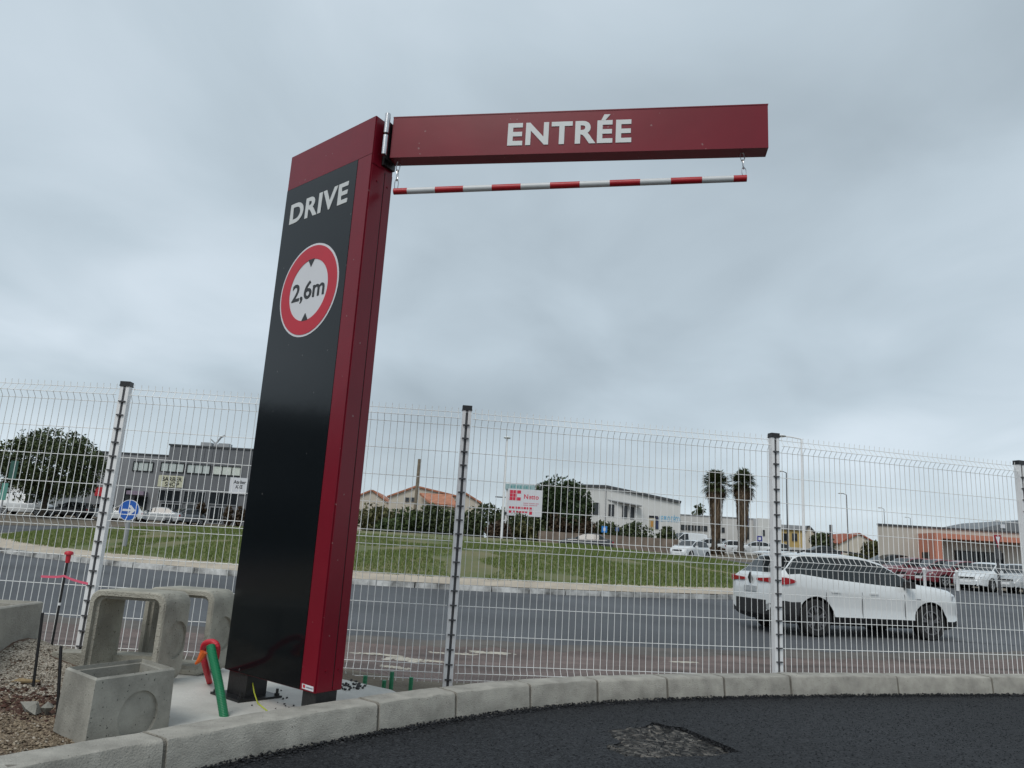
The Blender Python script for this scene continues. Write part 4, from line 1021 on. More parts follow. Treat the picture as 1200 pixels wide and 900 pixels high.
Y = 76
b = thing('shop_building', (atY(240, 600, Y).x, Y, plane(Y)), 'dark grey two storey shop building with a pale band of windows', 'building')
zg = plane(Y)-.3
def wallrect(x0, x1, ytop, Yw): r = rect(x0, ytop, x1, 640, Yw); return (r[0], r[1], zg, r[3])
rW = wallrect(190, 330, 525.5, Y); slab(rW, Y, 12).build('wall', M_gwall, b)
slab((rW[0]-.1, rW[1]+.1, rW[3], rW[3]+.15), Y-.12, 12.2).build('parapet', M_dkroof, b)
for k in range(15):
    x = lerp(rW[0], rW[1], (k+.5)/15); slab((x-.04, x+.04, rW[3]-1.55, rW[3]-.02), Y-.05, .06).build('cladding_rib', M_gwall, b)
for (x0, y0, x1, y1), pm in (((188.4, 542, 216.4, 553.5), M_blind), ((218.8, 544, 246.8, 555.5), M_blind), ((249, 546, 283, 557.5), mat('paler_blind', (.6, .64, .58), .6))): window(b, rect(x0, y0, x1, y1, Y), Y, 2, pm, M_cap)  # third blind has a paler tone than the other two
for q in ((185, 574, 212, 588), (215, 575.5, 241, 590), (245, 577, 279, 592), (187, 590, 212, 612), (245, 594, 262, 614)): window(b, rect(*q, Y), Y, 2, None, M_grey)
r = rect(216, 590, 229, 616, Y); dr = slab(r, Y-.06, .08).build('door', M_grey, b); slab((r[0]+.1, r[1]-.1, r[2]+.1, r[3]-.1), Y-.09, .03).build('pane', M_pane, dr)
sgb = slab(rect(186, 557.5, 215.6, 571, Y), Y-.16, .1).build('shop_sign', mat('cream_sign', (.55, .54, .4), .6), b)
for s, yc in (('BARBER', 561.5), ('SHOP', 567.5)):
    text_on('lettering', s, atY(201.5, yc, Y-.17), (1, 0, 0), up, M_cap, sgb, 2.0 if s == 'BARBER' else 1.4, .42, bold=.02)
sgw = slab(rect(269.5, 560, 290, 579, Y), Y-.16, .1).build('notice_board', M_signwhite, b)
text_on('lettering', 'Atelier', atY(281, 565, Y-.17), (1, 0, 0), up, M_cap, sgw, 1.2, .35, bold=.02); text_on('lettering', 'AXE', atY(280, 570.5, Y-.17), (1, 0, 0), up, M_cap, sgw, .7, .35, bold=.02)
rv = MB(); x0 = atY(252, 523, Y+3)
rv.lathe([(.55, 0), (.6, .3), (.5, .55), (.15, .7)], (x0.x, Y+3, rW[3]+.1), n=10); rv.tube([(x0.x, Y+3, rW[3]+.7), (x0.x+.5, Y+3, rW[3]+1.5), (x0.x+.9, Y+3, rW[3]+1.7)], .1, 6); rv.tube([(x0.x, Y+3, rW[3]+.8), (x0.x-.5, Y+3, rW[3]+1.2)], .07, 6); rv.build('roof_vent', M_grey, b)
for dx_ in (2.2, 4.0): slab((rW[0]+dx_, rW[0]+dx_+1.1, rW[3]+.12, rW[3]+.75), Y+2, 1).build('roof_unit', M_grey, b)
r = wallrect(100, 189.6, 531.5, Y+1); slab(r, Y+1, 10).build('wall', M_gwall2, b); slab((r[0]-.1, r[1]-.02, r[3], r[3]+.12), Y+.9, 10.1).build('parapet', M_dkroof, b)
window(b, rect(156, 541, 180, 552.5, Y+1), Y+1, 3, M_blind, M_cap)
for q in ((144, 572, 151, 612), (156, 582, 171, 612)): window(b, rect(*q, Y+1), Y+1, 0, None, M_cap, 'doorway')
slab(rect(153, 576, 173, 580.5, Y+1), Y+.1, .9).build('awning', mat('mauve_awning', (.25, .2, .26), .7), b)
r = wallrect(-40, 99.6, 566, Y+2); slab(r, Y+2, 10).build('wall', mat('slatted_wall', (.22, .24, .25), .6, .2, 2), b)
for k in range(7): z = r[2]+2.2+k*.28; slab((r[0]+6, r[1]-1, z, z+.12), Y+1.85, .13).build('louvre', M_gwall2, b)
slab(rect(14, 563, 32, 580, Y+2), Y+1.7, .2).build('white_panel', M_white, b)
rs = slab(rect(112.6, 571, 122, 581.5, Y+1), Y+.8, .1).build('red_sign', mat('red_sign', (.45, .02, .03), .5), b)
for q in ((40, 590, 60, 612), (66, 590, 92, 612)): window(b, rect(*q, Y+2), Y+2, 2, None, M_grey)

# orange roofed houses beyond the hedge
Y = 92
def gable_house(name, xl, xr, ye, xa, ya, Y, depth, label, wallm, roofm):
    e0, e1, ap = atY(xl, ye, Y), atY(xr, ye+(xr-xl)*.059, Y), atY(xa, ya, Y); zb = plane(Y)-.3
    t = thing(name, ((e0.x+e1.x)/2, Y, plane(Y)), label, 'house', 'orange roofed houses')
    P = [Vector((e0.x, Y, zb)), Vector((e1.x, Y, zb)), Vector((e1.x, Y, e1.z)), Vector((ap.x, Y, ap.z)), Vector((e0.x, Y, e0.z))]
    MB().wallpoly(P, (0, 1, 0), depth).build('wall', wallm, t)
    q = MB()
    for a, b_ in ((Vector((e0.x, 0, e0.z)), Vector((ap.x, 0, ap.z))), (Vector((ap.x, 0, ap.z)), Vector((e1.x, 0, e1.z)))):
        d = (b_-a).normalized(); n = Vector((-d.z, 0, d.x)); a2 = a-d*.2 if a.z < b_.z else a; b2 = b_+d*.2 if b_.z < a.z else b_
        q.wallpoly([Vector((p.x, Y-.25, p.z)) for p in (a2+n*.02, b2+n*.02, b2+n*.2, a2+n*.2)], (0, 1, 0), depth+.5)
    q.build('roof', roofm, t); return t
h1 = gable_house('house', 456, 561, 582.5, 488, 571, Y, 9, 'cream house with a low orange lean-to roof behind the wooden pole', M_cream, M_tile)
a, b_, c_, d_ = atY(492, 577.5, Y-.5), atY(529, 579.5, Y-.5), atY(536, 592.5, Y-4.5), atY(505, 589, Y-4.5)
q = MB(); q.add([a, b_, c_, d_]+[p-up*.25 for p in (a, b_, c_, d_)], [(0, 1, 2, 3), (7, 6, 5, 4), (0, 4, 5, 1), (1, 5, 6, 2), (2, 6, 7, 3), (3, 7, 4, 0)]); q.build('lean_to_roof', M_tile, h1)
slab((min(d_.x, a.x), max(c_.x, b_.x)-.3, plane(Y)-.3, c_.z-.15), Y-4.2, 3.9).build('lean_to_wall', M_cream, h1)
for x in (475, 481): window(h1, rect(x, 583, x+4.5, 588, Y), Y)
gable_house('house', 536, 562, 588, 545, 579, Y-6, 7, 'small house with an orange tiled roof between cream house and billboard', M_cream, M_tile)
gable_house('house', 405, 457, 588, 436, 575.5, Y+4, 9, 'house with a broad orange tiled roof beside the red totem', M_cream, M_tile)
gable_house('house', 984, 1030, 637, 1006, 626, 105, 9, 'house with a red brown tiled roof beside the beige building', M_cream, mat('red_tile', (.3, .09, .05), .85, .2, 1.5))
h5 = gable_house('house', 938, 962, 632, 947, 617, 108, 8, 'pale gabled house behind the dark tree', M_cream, M_dkroof)
Y = 104
hy = thing('house', (atY(928, 630, Y).x, Y, plane(Y)), 'yellow house with a flat grey roof behind the street lamps', 'house', 'houses beyond the white offices')
slab(wallrect(913, 940, 621, Y), Y, 8).build('wall', M_yel, hy)
r = rect(912, 615.5, 944, 621, Y); slab(r, Y-.3, 8.6).build('roof', M_grey, hy)
for x in (917, 928): window(hy, rect(x, 625, x+6, 634, Y), Y)

# white warehouse
Y = 95
P = [atY(680, 570.5, Y), atY(710, 571.5, Y), atY(797.5, 590, Y)]; zb = plane(Y)-.3
w = thing('warehouse', ((P[0].x+P[2].x)/2, Y, plane(Y)), 'big white warehouse with a sloping roofline and blue lettering', 'building')
MB().wallpoly([Vector((P[0].x, Y, zb)), Vector((P[2].x, Y, zb)), P[2], P[1], P[0]], (0, 1, 0), 25).build('wall', M_wwall, w)
q = MB()
for a, b_ in ((P[0], P[1]), (P[1], P[2])):
    n = Vector((-(b_-a).z, 0, (b_-a).x)).normalized(); q.wallpoly([Vector((p.x, Y-.3, p.z)) for p in (a+n*.01, b_+n*.01, b_+n*.3, a+n*.3)], (0, 1, 0), 25.5)
q.build('roof', M_dkroof, w)
slab((P[1].x-.06, P[1].x+.06, zb, P[1].z), Y-.08, .07).build('corner_trim', M_slot, w)
for q in ((694, 589, 702, 603), (713, 591, 719.5, 605), (729, 593, 735, 607), (737.5, 594.5, 743, 608)): window(w, rect(*q, Y), Y, 0, None, M_cap)
r = rect(700, 585.5, 748, 590, Y); a0_, a1_ = atY(712, 585, Y), atY(750, 593, Y)
q = MB().wallpoly([Vector((a0_.x, Y-.02, a0_.z)), Vector((a1_.x, Y-1.4, a1_.z)), Vector((a1_.x, Y-1.4, a1_.z-.12)), Vector((a0_.x, Y-.02, a0_.z-.12))], (0, 1, 0), 1.2); q.build('canopy', M_grey, w)
for (x0, y0, x1, y1) in ((760.5, 604.5, 771, 608), ): window(w, rect(x0, y0, x1, y1, Y), Y, 0, None, M_cap)
slab(rect(768, 606, 771.5, 620, Y), Y-.1, .08).build('blue_panel', mat('navy_panel', (.02, .03, .08), .5), w)
text_on('lettering', 'LE PRO DÉCO', atY(785, 607.5, Y-.03), (1, 0, 0), up, mat('pale_blue', (.16, .42, .62), .5), w, 2.5, .85, bold=.03)

# white offices
Y = 102
wo = thing('office_building', (atY(855, 640, Y).x, Y, plane(Y)), 'long low white office building behind the palms', 'building')
zg = plane(Y)-.3
r = wallrect(797.8, 888, 606, Y); slab(r, Y, 14).build('wall', mat('white_render', (.55, .54, .52), .85, .05, .6), wo); slab((r[0]-.05, r[1]-.02, r[3], r[3]+.1), Y-.1, 14).build('parapet', M_grey, wo)
r = wallrect(888.2, 916, 608, Y-2); slab(r, Y-2, 14).build('wall', M_wwall, wo)
for k in range(4): window(wo, rect(797.9+k*8, 615+k*.45, 804.7+k*8, 621+k*.45, Y), Y, 0, None, M_cap)
for q in ((842, 618, 849, 624), (818, 630, 826, 635), (828, 630.5, 836, 635.5), (840, 631, 850, 636.5), (873.5, 618, 877.5, 632)): window(wo, rect(*q, Y), Y, 0, None, M_cap)
for q in ((893, 621, 896, 628), (902, 622, 905, 634)): window(wo, rect(*q, Y-2), Y-2, 0, None, M_cap)
slab(rect(873, 604.5, 876, 617.5, Y), Y-.4, .3).build('blue_banner', M_blue, wo)

# beige building with the orange porch
Y = 52
zg = plane(Y)-.3
bb = thing('beige_building', (atY(1110, 670, Y).x, Y, plane(Y)), 'low beige building with an orange porch and a dark window band', 'building')
r = wallrect(1028.5, 1230, 620, Y); zt_ = atY(1028.5, 615.5, Y).z
rr_ = (r[0], r[1], zg, zt_); sk = Vector((.56, 1, 0))
MB().wallpoly([Vector((rr_[0], Y, zg)), Vector((rr_[1], Y, zg)), Vector((rr_[1], Y, zt_)), Vector((rr_[0], Y, zt_))], sk, 14).build('wall', M_beige, bb)
MB().wallpoly([Vector((rr_[0]-.06, Y-.08, zt_)), Vector((rr_[1], Y-.08, zt_)), Vector((rr_[1], Y-.08, zt_+.12)), Vector((rr_[0]-.06, Y-.08, zt_+.12))], sk, 14).build('parapet', M_dkroof, bb)
x0 = atY(1096, 640, Y-2.1).x; x1 = atY(1104, 640, Y-2.1).x; zo = atY(1096, 624.5, Y-2.1).z
slab((x0, x1, zg, zo), Y-2.1, 2.08).build('porch_block', M_orange, bb)
xr = atY(1230, 640, Y-2.1).x
slab((x1+.01, xr, zo-.32, zo-.003), Y-2.09, 2.07).build('porch_fascia', M_orange, bb)
slab((x1+.02, xr-.02, zg, zo-.33), Y-.35, .33).build('porch_wall', mat('pale_beige', (.5, .47, .42), .9, .06, .5), bb)
rw_ = rect(1119, 646.5, 1175, 665, Y-.35); window(bb, rw_, Y-.36, 7, None, M_cap)
rd = MB(); y0 = lerp(Y-2.1, Y, .35); y1 = lerp(Y-2.1, Y, .75); zd = atY(1086, 647, Y-1.2).z
rd.box((x0-.02, (y0+y1)/2, (zg+zd)/2), (.05, y1-y0, zd-zg)); rd.build('porch_door', M_cap, bb)
a0_, a1_ = atY(1140, 621, Y+6), atY(1200, 609, Y+6)
MB().wallpoly([Vector((a0_.x, Y+6, zt_-.2)), Vector((a1_.x+6, Y+6, zt_-.2)), Vector((a1_.x+6, Y+6, a1_.z+.5)), a1_, a0_], (0, 1, 0), 8).build('pitched_roof', mat('grey_roof', (.16, .17, .18), .6, .1, 1), bb)
slab(rect(1172, 614.5, 1177, 619, Y+6), Y+5.9, .08).build('skylight', M_signwhite, bb)

# low stone wall behind the roundabout, garden wall on the right
def run_wall(name, p, q, h, t, mt, label, courses=3, bl=1.1):
    o = thing(name, ((p.x+q.x)/2, (p.y+q.y)/2, plane(p.y)), label, 'wall'); d = (q-p); d.z = 0; Ld = d.length; d.normalize(); n = Vector((-d.y, d.x, 0)); zb_ = plane((p.y+q.y)/2)
    MB().prism([(v.x, v.y) for v in (p+n*.02, q+n*.02, q+n*(t-.02), p+n*(t-.02))], zb_-.3, zb_+h-.03).build('core', M_mort, o)
    k = int(Ld/bl)
    for i in range(k):
        a = p+d*(Ld*(i+.01)/k); b2 = p+d*(Ld*(i+.99)/k); MB().prism([(v.x, v.y) for v in (a, b2, b2+n*t, a+n*t)], zb_-.3, zb_+h+random.uniform(-.03, .03)).build('wall_panel', mt, o)
    return o
run_wall('low_wall', atY(630, 640, 72.2), atY(796, 650, 72.2), 1.25, .3, mat('wall_stone', (.19, .15, .12), .95, .3, 1.2), 'low brown wall behind the dark grey saloon car', bl=1.6)
run_wall('garden_wall', atY(913, 650, 90), atY(985, 652, 90), 1.3, .25, mat('wall_white', (.5, .49, .46), .9, .1, 1), 'low whitish garden wall before the yellow house', bl=1.6)

# ------------------------------------------------------------------ vegetation
def leaf_soup(rg, clumps, per, size, squash=1.):
    v = []; f = []
    for c, r in clumps:
        for k in range(per):
            while True:
                d = Vector((rg.uniform(-1, 1), rg.uniform(-1, 1), rg.uniform(-1, 1)))
                if .05 < d.length < 1: break
            d = d.normalized()*(d.length**.45); p = c+Vector((d.x*r, d.y*r, d.z*r*squash)); s = size*rg.uniform(.6, 1.4)
            a = Vector((rg.gauss(0, 1), rg.gauss(0, 1), rg.gauss(0, 1))).normalized(); b_ = a.cross(Vector((rg.gauss(0, 1), rg.gauss(0, 1), rg.gauss(0, 1)))).normalized()
            o = len(v); v += [p-a*s, p+b_*s*.45, p+a*s, p-b_*s*.45]; f.append((o, o+1, o+2, o+3))
    return v, f
def crown_clumps(rg, cen, rx, ry, rz, n, r):
    C_ = []
    while len(C_) < n:
        d = Vector((rg.uniform(-1, 1), rg.uniform(-1, 1), rg.uniform(-1, 1)))
        if d.length > 1: continue
        d = d.normalized()*(d.length**.5); C_.append((Vector((cen.x+d.x*rx, cen.y+d.y*ry, cen.z+d.z*rz)), r*rg.uniform(.6, 1.25)))
    return C_
L_dark = leafmat('leaf_dark', (.026, .04, .015), (.08, .1, .04), (.15, .16, .08)); L_pine = leafmat('leaf_pine', (.02, .036, .014), (.05, .078, .028), (.09, .11, .045))
L_mid = leafmat('leaf_mid', (.03, .052, .015), (.09, .12, .04), (.15, .16, .07)); L_olive = leafmat('leaf_olive', (.05, .052, .018), (.13, .125, .05), (.18, .15, .08)); L_brown = leafmat('leaf_brown', (.04, .026, .016), (.1, .068, .042), (.12, .09, .05))
M_bark = mat('bark', (.07, .055, .042), .95, .3, 6, .5, 20)
def tree(name, x, ybase, Y, x0, x1, y0, y1, label, lm, seed, n=60, per=70, leaf=.2, cat='tree', group=None, cr_=.16, squash=.9, depth=None):
    """crown fills the pixel box x0..x1, y0..y1 at distance Y; trunk from the ground below"""
    rg = random.Random(seed); a = atY((x0+x1)/2, (y0+y1)/2, Y); rx = abs(atY(x1, (y0+y1)/2, Y).x-atY(x0, (y0+y1)/2, Y).x)/2; rz = abs(atY((x0+x1)/2, y0, Y).z-atY((x0+x1)/2, y1, Y).z)/2
    base = Vector((atY(x, ybase, Y).x, Y, plane(Y))); t = thing(name, base, label, cat, group); r = min(rx, rz)*(.3 if cr_ > .2 else .42)
    ry = depth or rx
    cl = crown_clumps(rg, a, rx-r*.6, ry-min(r*.6, ry*.5), rz-r*.6, n, r); cl = [(Vector((c.x, c.y, max(c.z, base.z+r_*.3))), r_) for c, r_ in cl]
    v, f = leaf_soup(rg, cl, per, leaf, squash); raw('crown', v, f, lm, t)
    q = MB(); top_ = Vector((a.x, Y, a.z)); tr = max(.06, rx*.045)
    q.tube([base-up*.2, base.lerp(top_, .45)+Vector((rg.uniform(-.1, .1), 0, 0)), top_], [tr*1.25, tr, tr*.4], 8)
    for k in range(6):
        c = cl[rg.randrange(len(cl))][0]; m_ = base.lerp(top_, rg.uniform(.45, .9)); q.tube([m_, m_.lerp(c, .6)+up*.1, c], [tr*.5, tr*.3, tr*.12], 5)
    q.build('trunk', M_bark, t); return t
tree('broadleaf_tree', 49, 612, 66, -2, 119, 502, 590, 'big round dark tree over the parked white van', L_dark, 1, 150, 90, .16, cr_=.3)
GH = 'shrubs along the hedge behind the roundabout'
sh = [(438, 628, 70, 415, 462, 588, 628, L_olive, 'olive green bush against the red totem'), (470, 628, 72, 450, 498, 592, 630, L_mid, 'green bush below the cream gable of the house'), (500, 630, 73, 482, 525, 588, 632, L_dark, 'dark bush at the foot of the wooden pole'),
      (532, 632, 70, 514, 552, 598, 634, L_dark, 'dark low bush between the wooden pole and middle fence post'), (566, 632, 72, 545, 590, 588, 636, L_dark, 'tall dark bush beside the small orange roofed house'), (608, 634, 72, 592, 628, 600, 638, L_dark, 'dark bush behind the billboard'),
      (614, 636, 68, 602, 628, 612, 638, L_olive, 'yellowish rounded bush under the billboard'), (455, 632, 66, 440, 472, 606, 632, L_mid, 'low green bush in front of the hedge by the totem'), (632, 640, 74, 616, 650, 606, 645, L_dark, 'dark bush at the foot of the round pine'), (450, 630, 74, 428, 470, 592, 632, L_dark, 'dark bush behind the olive bush by the totem'), (484, 632, 76, 466, 508, 596, 634, L_dark, 'dark bush behind the green bush under the gable'), (516, 632, 75, 498, 540, 594, 636, L_mid, 'green bush between wooden pole and middle fence post'), (548, 634, 74, 530, 570, 598, 638, L_dark, 'dark bush behind the middle fence post'), (590, 634, 76, 574, 608, 592, 640, L_mid, 'green bush left of the billboard post'), (585, 634, 67, 568, 600, 612, 638, L_brown, 'small brown bush left of the white billboard post')]
for i, (x, yb, Y, x0, x1, y0, y1, lm, lb) in enumerate(sh): tree('shrub', x, yb, Y, x0, x1, y0, y1, lb, lm, 20+i, 30, 60, .17, 'shrub', GH)
tree('umbrella_pine', 657, 640, 78, 616, 696, 559, 632, 'dense round pine beside the billboard', L_pine, 40, 110, 130, .19)
for i, (x, x0, x1, y0, y1, lm, lb) in enumerate([(650, 632, 670, 603, 645, L_brown, 'brown hedge section below the round pine'), (682, 662, 702, 605, 647, L_brown, 'brown hedge section left of the green hedge'), (712, 692, 732, 608, 648, L_dark, 'green hedge section below the warehouse windows'), (740, 722, 766, 611, 650, L_dark, 'dark green hedge dome before the warehouse'), (781, 769, 793, 617, 652, L_dark, 'round dark bush at the warehouse corner')]):
    tree('hedge_shrub', x, 645, 76, x0, x1, y0, y1, lb, lm, 50+i, 36, 70, .17, 'hedge', 'hedge before the warehouse', depth=1.4)
tree('conifer', 820, 640, 125, 808, 831, 587, 640, 'small dark conifer rising behind the white offices', L_dark, 60, 40, 40, .25, squash=.5)
tree('broadleaf_tree', 962, 645, 98, 949, 978, 624, 652, 'dark leafy tree beside the pale gabled house', L_dark, 61, 40, 60, .2)
for i, (x, x0, x1, y0, y1, lm, lb) in enumerate([(1012, 995, 1030, 643, 668, L_olive, 'grey green hedge section below the red brown roof'), (1038, 1022, 1052, 645, 668, L_mid, 'leafy hedge section at the corner of the beige building'), (1022, 1012, 1032, 634, 655, L_olive, 'light green bush beside the red brown roof')]):
    tree('hedge_shrub', x, 660, 66, x0, x1, y0, y1, lb, lm, 70+i, 30, 60, .16, 'hedge', 'hedge beside the beige building', depth=1.2)
for i, (x, x0, x1, y0, y1) in enumerate([(235, 229, 242, 589, 616), (267, 262, 273, 591, 618), (281, 275, 288, 591, 618)]):
    tree('brown_shrub', x, 614, 71, x0, x1, y0, y1, ('upright brown shrub before the shop door', 'upright brown shrub under the white notice board', 'upright brown shrub beside the black totem panel')[i], L_brown, 80+i, 20, 60, .14, 'shrub', 'brown shrubs before the shop')
tree('street_tree', 836, 655, 74, 824, 852, 640, 656, 'low dry brown shrub at the foot of the palms', L_brown, 90, 16, 50, .15, 'shrub')

def palm(x, Y, ytop, ycrown, ybot, wpx, label, seed):
    rg = random.Random(seed); base = Vector((atY(x, ybot, Y).x, Y, plane(Y))); ct = atY(x+2, ycrown, Y); s = Y/FPX; t = thing('fan_palm', base, label, 'palm tree', 'fan palms')
    ct = Vector((ct.x, Y, ct.z)); q = MB(); q.tube([base-up*.2, base+up*.6, base.lerp(ct, .3), ct], [.42, .3, .28, .3], 12); q.build('trunk', M_bark, t)
    # skirt of dead fronds
    v = []; f = []; zc = ct.z; zlow = base.z+(zc-base.z)*.2
    for k in range(2600):
        u = rg.random(); z = lerp(zlow+.4, zc+.7, u); R = wpx/2*s*lerp(.5, 1.0, u**.8)*rg.uniform(.55, 1.0); a = rg.uniform(0, 6.28); p = Vector((ct.x+math.cos(a)*R, ct.y+math.sin(a)*R, z)); ln = rg.uniform(.35, .8); w_ = rg.uniform(.02, .06)
        tg = Vector((-math.sin(a), math.cos(a), 0)); e_ = p+Vector((math.cos(a)*.12*rg.uniform(-1, 1), math.sin(a)*.12, -ln)); o = len(v); v += [p-tg*w_, p+tg*w_, e_]; f.append((o, o+1, o+2))
    raw('skirt', v, f, leafmat('dead_frond', (.045, .03, .018), (.16, .11, .07), (.22, .17, .11)), t)
    v = []; f = []; v2 = []; f2 = []
    for k in range(170):
        a = rg.uniform(0, 6.28); el = rg.uniform(-1.25, 1.4); ln = rg.uniform(.35, 1.0)*1.55; d = Vector((math.cos(a)*math.cos(el), math.sin(a)*math.cos(el), math.sin(el))); c = ct+up*.55; h_ = c+d*ln*.75
        s1 = d.cross(up).normalized(); n_ = s1.cross(d); dead = el < -.55
        V, F = (v2, f2) if dead else (v, f)
        o = len(V); V += [c-s1*.025, c+s1*.025, h_+s1*.015, h_-s1*.015]; F.append((o, o+1, o+2, o+3))
        for j in range(13):
            b_ = (j-6)/6*1.35; tip = h_+(d*math.cos(b_)+s1*math.sin(b_))*rg.uniform(.6, .8)+Vector((0, 0, -rg.uniform(.05, .3))); md = h_.lerp(tip, .55)+up*.08; sw = (d*-math.sin(b_)+s1*math.cos(b_))*.04
            o = len(V); V += [h_, md-sw, tip, md+sw]; F.append((o, o+1, o+2, o+3))
    raw('crown', v, f, leafmat('palm_leaf', (.03, .044, .016), (.085, .105, .04), (.15, .14, .07)), t); raw('drooping_fronds', v2, f2, MATS['dead_frond'], t)
palm(837, 74, 555, 575, 652, 19.5, 'thick fan palm with a brown dead frond skirt, nearer the warehouse', 1)
palm(868, 74, 553, 574, 654, 19, 'thick fan palm with a brown dead frond skirt, nearer the blue banner', 2)

# ------------------------------------------------------------------ street furniture
# blue arrow sign on the island
Y = pl(144, 650, .16).y; pb = pl(144, 650, .16); pt_ = atY(151.5, 600, Y)
st = thing('arrow_sign', (pb.x, pb.y, domez(pb.x, pb.y)), 'round blue sign with a white right arrow on a grey post', 'sign')
MB().tube([Vector((pb.x, pb.y, domez(pb.x, pb.y)-.2)), Vector((pb.x, pb.y, pt_.z+.1))], .07, 12).build('post', M_grey, st, smooth=True)
cs_ = Vector((pb.x+.01, pb.y-.09, atY(152, 598, Y).z)); nn = Vector((.0, -1, 0)); rg_ = Vector((1, 0, 0)); rd_ = 11.6*Y/FPX*1.02
dsk = disc('sign_face', cs_, rd_, M_signwhite, st, .015, 0, None, 48, rg_, nn); disc('blue_field', cs_, rd_*.94, M_blue, dsk, .004, .0155, None, 48, rg_, nn)
o_ = cs_+nn*.0205; k = rd_
P = [(-.62, -.1), (.2, -.1), (-.08, -.42), (.14, -.5), (.64, 0), (.14, .5), (-.08, .42), (.2, .1), (-.62, .1)]
MB().wallpoly([o_+rg_*(x*k)+up*(y*k) for x, y in P], nn, .004).build('arrow', M_signwhite, dsk)

# billboard
Y = 74
r = rect(594.5, 573.5, 635.5, 605, Y); bl = thing('billboard', (atY(591, 630, Y).x, Y, plane(Y)), 'white billboard with red print on a white post', 'billboard')
pn = slab(r, Y, .12).build('panel', M_signwhite, bl)
def on(fx, fz): return Vector((lerp(r[0], r[1], fx), Y-.004, lerp(r[3], r[2], fz)))
def flat(name, x0, z0, x1, z1, mt, par=pn): a, b_ = on(x0, z0), on(x1, z1); return slab((a.x, b_.x, b_.z, a.z), Y-.012, .01).build(name, mt, par)
M_pr = mat('print_red', (.6, .02, .06), .5)
for i in range(3):
    for j in range(3):
        if (i, j) != (2, 1): flat('red_block', .04+i*.115, .05+j*.13, .145+i*.115, .17+j*.13, M_pr)
text_on('lettering', 'Netto', on(.68, .27), (1, 0, 0), up, M_pr, pn, (r[1]-r[0])*.42, (r[3]-r[2])*.18, bold=.02)
flat('red_line', .46, .5, .9, .53, mat('print_pink', (.6, .3, .35), .5)); flat('red_line', .46, .57, .86, .6, MATS['print_pink'])
for i in range(8): flat('red_mark', .05+i*.085, .66, .115+i*.085, .74, M_pr)
flat('red_block', .04, .8, .13, .9, M_pr); flat('red_block', .64, .78, .72, .93, M_pr)
for i in range(5): flat('red_mark', .18+i*.085, .81, .245+i*.085, .88, M_pr)
r2 = rect(591, 567.5, 627, 574.2, Y); tb = slab((r2[0], r2[1], r2[2], r2[3]), Y+.2, .12).build('teal_board', mat('pale_teal', (.3, .42, .43), .6), bl)
for i in range(7): slab((lerp(r2[0], r2[1], .2+i*.1), lerp(r2[0], r2[1], .26+i*.1), lerp(r2[2], r2[3], .3), lerp(r2[2], r2[3], .75)), Y+.19, .008).build('blue_mark', M_teal, tb)
xp = atY(591.5, 600, Y).x
MB().box((xp+.15, Y+.4, (plane(Y)+r2[3])/2), (.28, .16, r2[3]-plane(Y)+.4)).build('post', M_white, bl); slab((xp-1.0, xp+.2, r[3]-.9, r[3]-.8), Y+.35, .1).build('bracket', M_slot, bl); slab((r2[0], r2[1]-.4, r[2]+.2, r[2]+.35), Y+.13, .2).build('rail', M_slot, bl); slab((r2[0], r2[1]-.4, r2[3]-.35, r2[3]-.2), Y+.33, .06).build('rail', M_slot, bl)
# wooden pole
Y = 78; a, b_ = atY(491.5, 538, Y), atY(487, 605, Y); tag(MB().tube([Vector((a.x, Y, plane(Y)-.3)), Vector((a.x, Y, a.z))], [.2, .15], 10).build('utility_pole', M_wood, None, (a.x, Y, plane(Y))), 'bare wooden utility pole before the cream house', 'pole')
a = atY(973.5, 615, 96); tag(MB().tube([Vector((a.x, 96, plane(96)-.3)), Vector((a.x, 96, a.z))], [.22, .18], 10).build('utility_pole', M_slot, None, (a.x, 96, plane(96))), 'dark thick pole above the leafy tree by the gabled house', 'pole')
def lamp(xh, yh, xp, Y, label, m=M_grey, k=1., both=False):
    h = atY(xh, yh, Y); p = Vector((atY(xp, yh+4, Y).x, Y, plane(Y))); t = thing('street_lamp', p, label, 'lamp', 'street lamps'); zt_ = h.z-.15
    MB().tube([p-up*.3, Vector((p.x, Y, zt_))], [.09*k, .055*k], 8).build('pole', m, t)
    MB().tube([Vector((p.x, Y, zt_-.1)), Vector((p.x, Y, zt_)), Vector((lerp(p.x, h.x, .5), Y, zt_+.12)), Vector((h.x, Y, h.z))], .04*k, 6).build('arm', m, t)
    for s in ((1, -1) if both else (1,)):
        MB().lathe([(.05, -.07), (.24*k, -.06), (.3*k, 0), (.2*k, .09), (.04, .12)], h, n=12).build('lamp_head', mat('lamp_white', (.7, .72, .72), .4), t, smooth=True)
lamp(915.5, 511, 939, 60, 'tall lamp on a white pole with a long arm over the middle fence post', M_white, 1.3)
lamp(594.5, 513, 594.5, 62, 'tall thin lamp rising straight above the billboard', M_white, 1)
lamp(914, 552, 921.5, 80, 'grey lamp with a short arm in front of the yellow house', M_slot, 1)
lamp(985, 578, 992, 92, 'grey lamp in front of the red brown roofed house', M_slot, 1)
lamp(1031, 595, 1036, 110, 'distant pale lamp above the left corner of the beige building', M_grey, .9)
lamp(1062, 606, 1067, 125, 'farthest pale lamp over the beige parapet', M_grey, .9)
lamp(1169, 610, 1171, 75, 'small lamp above the pitched dark roof', M_slot, .7)
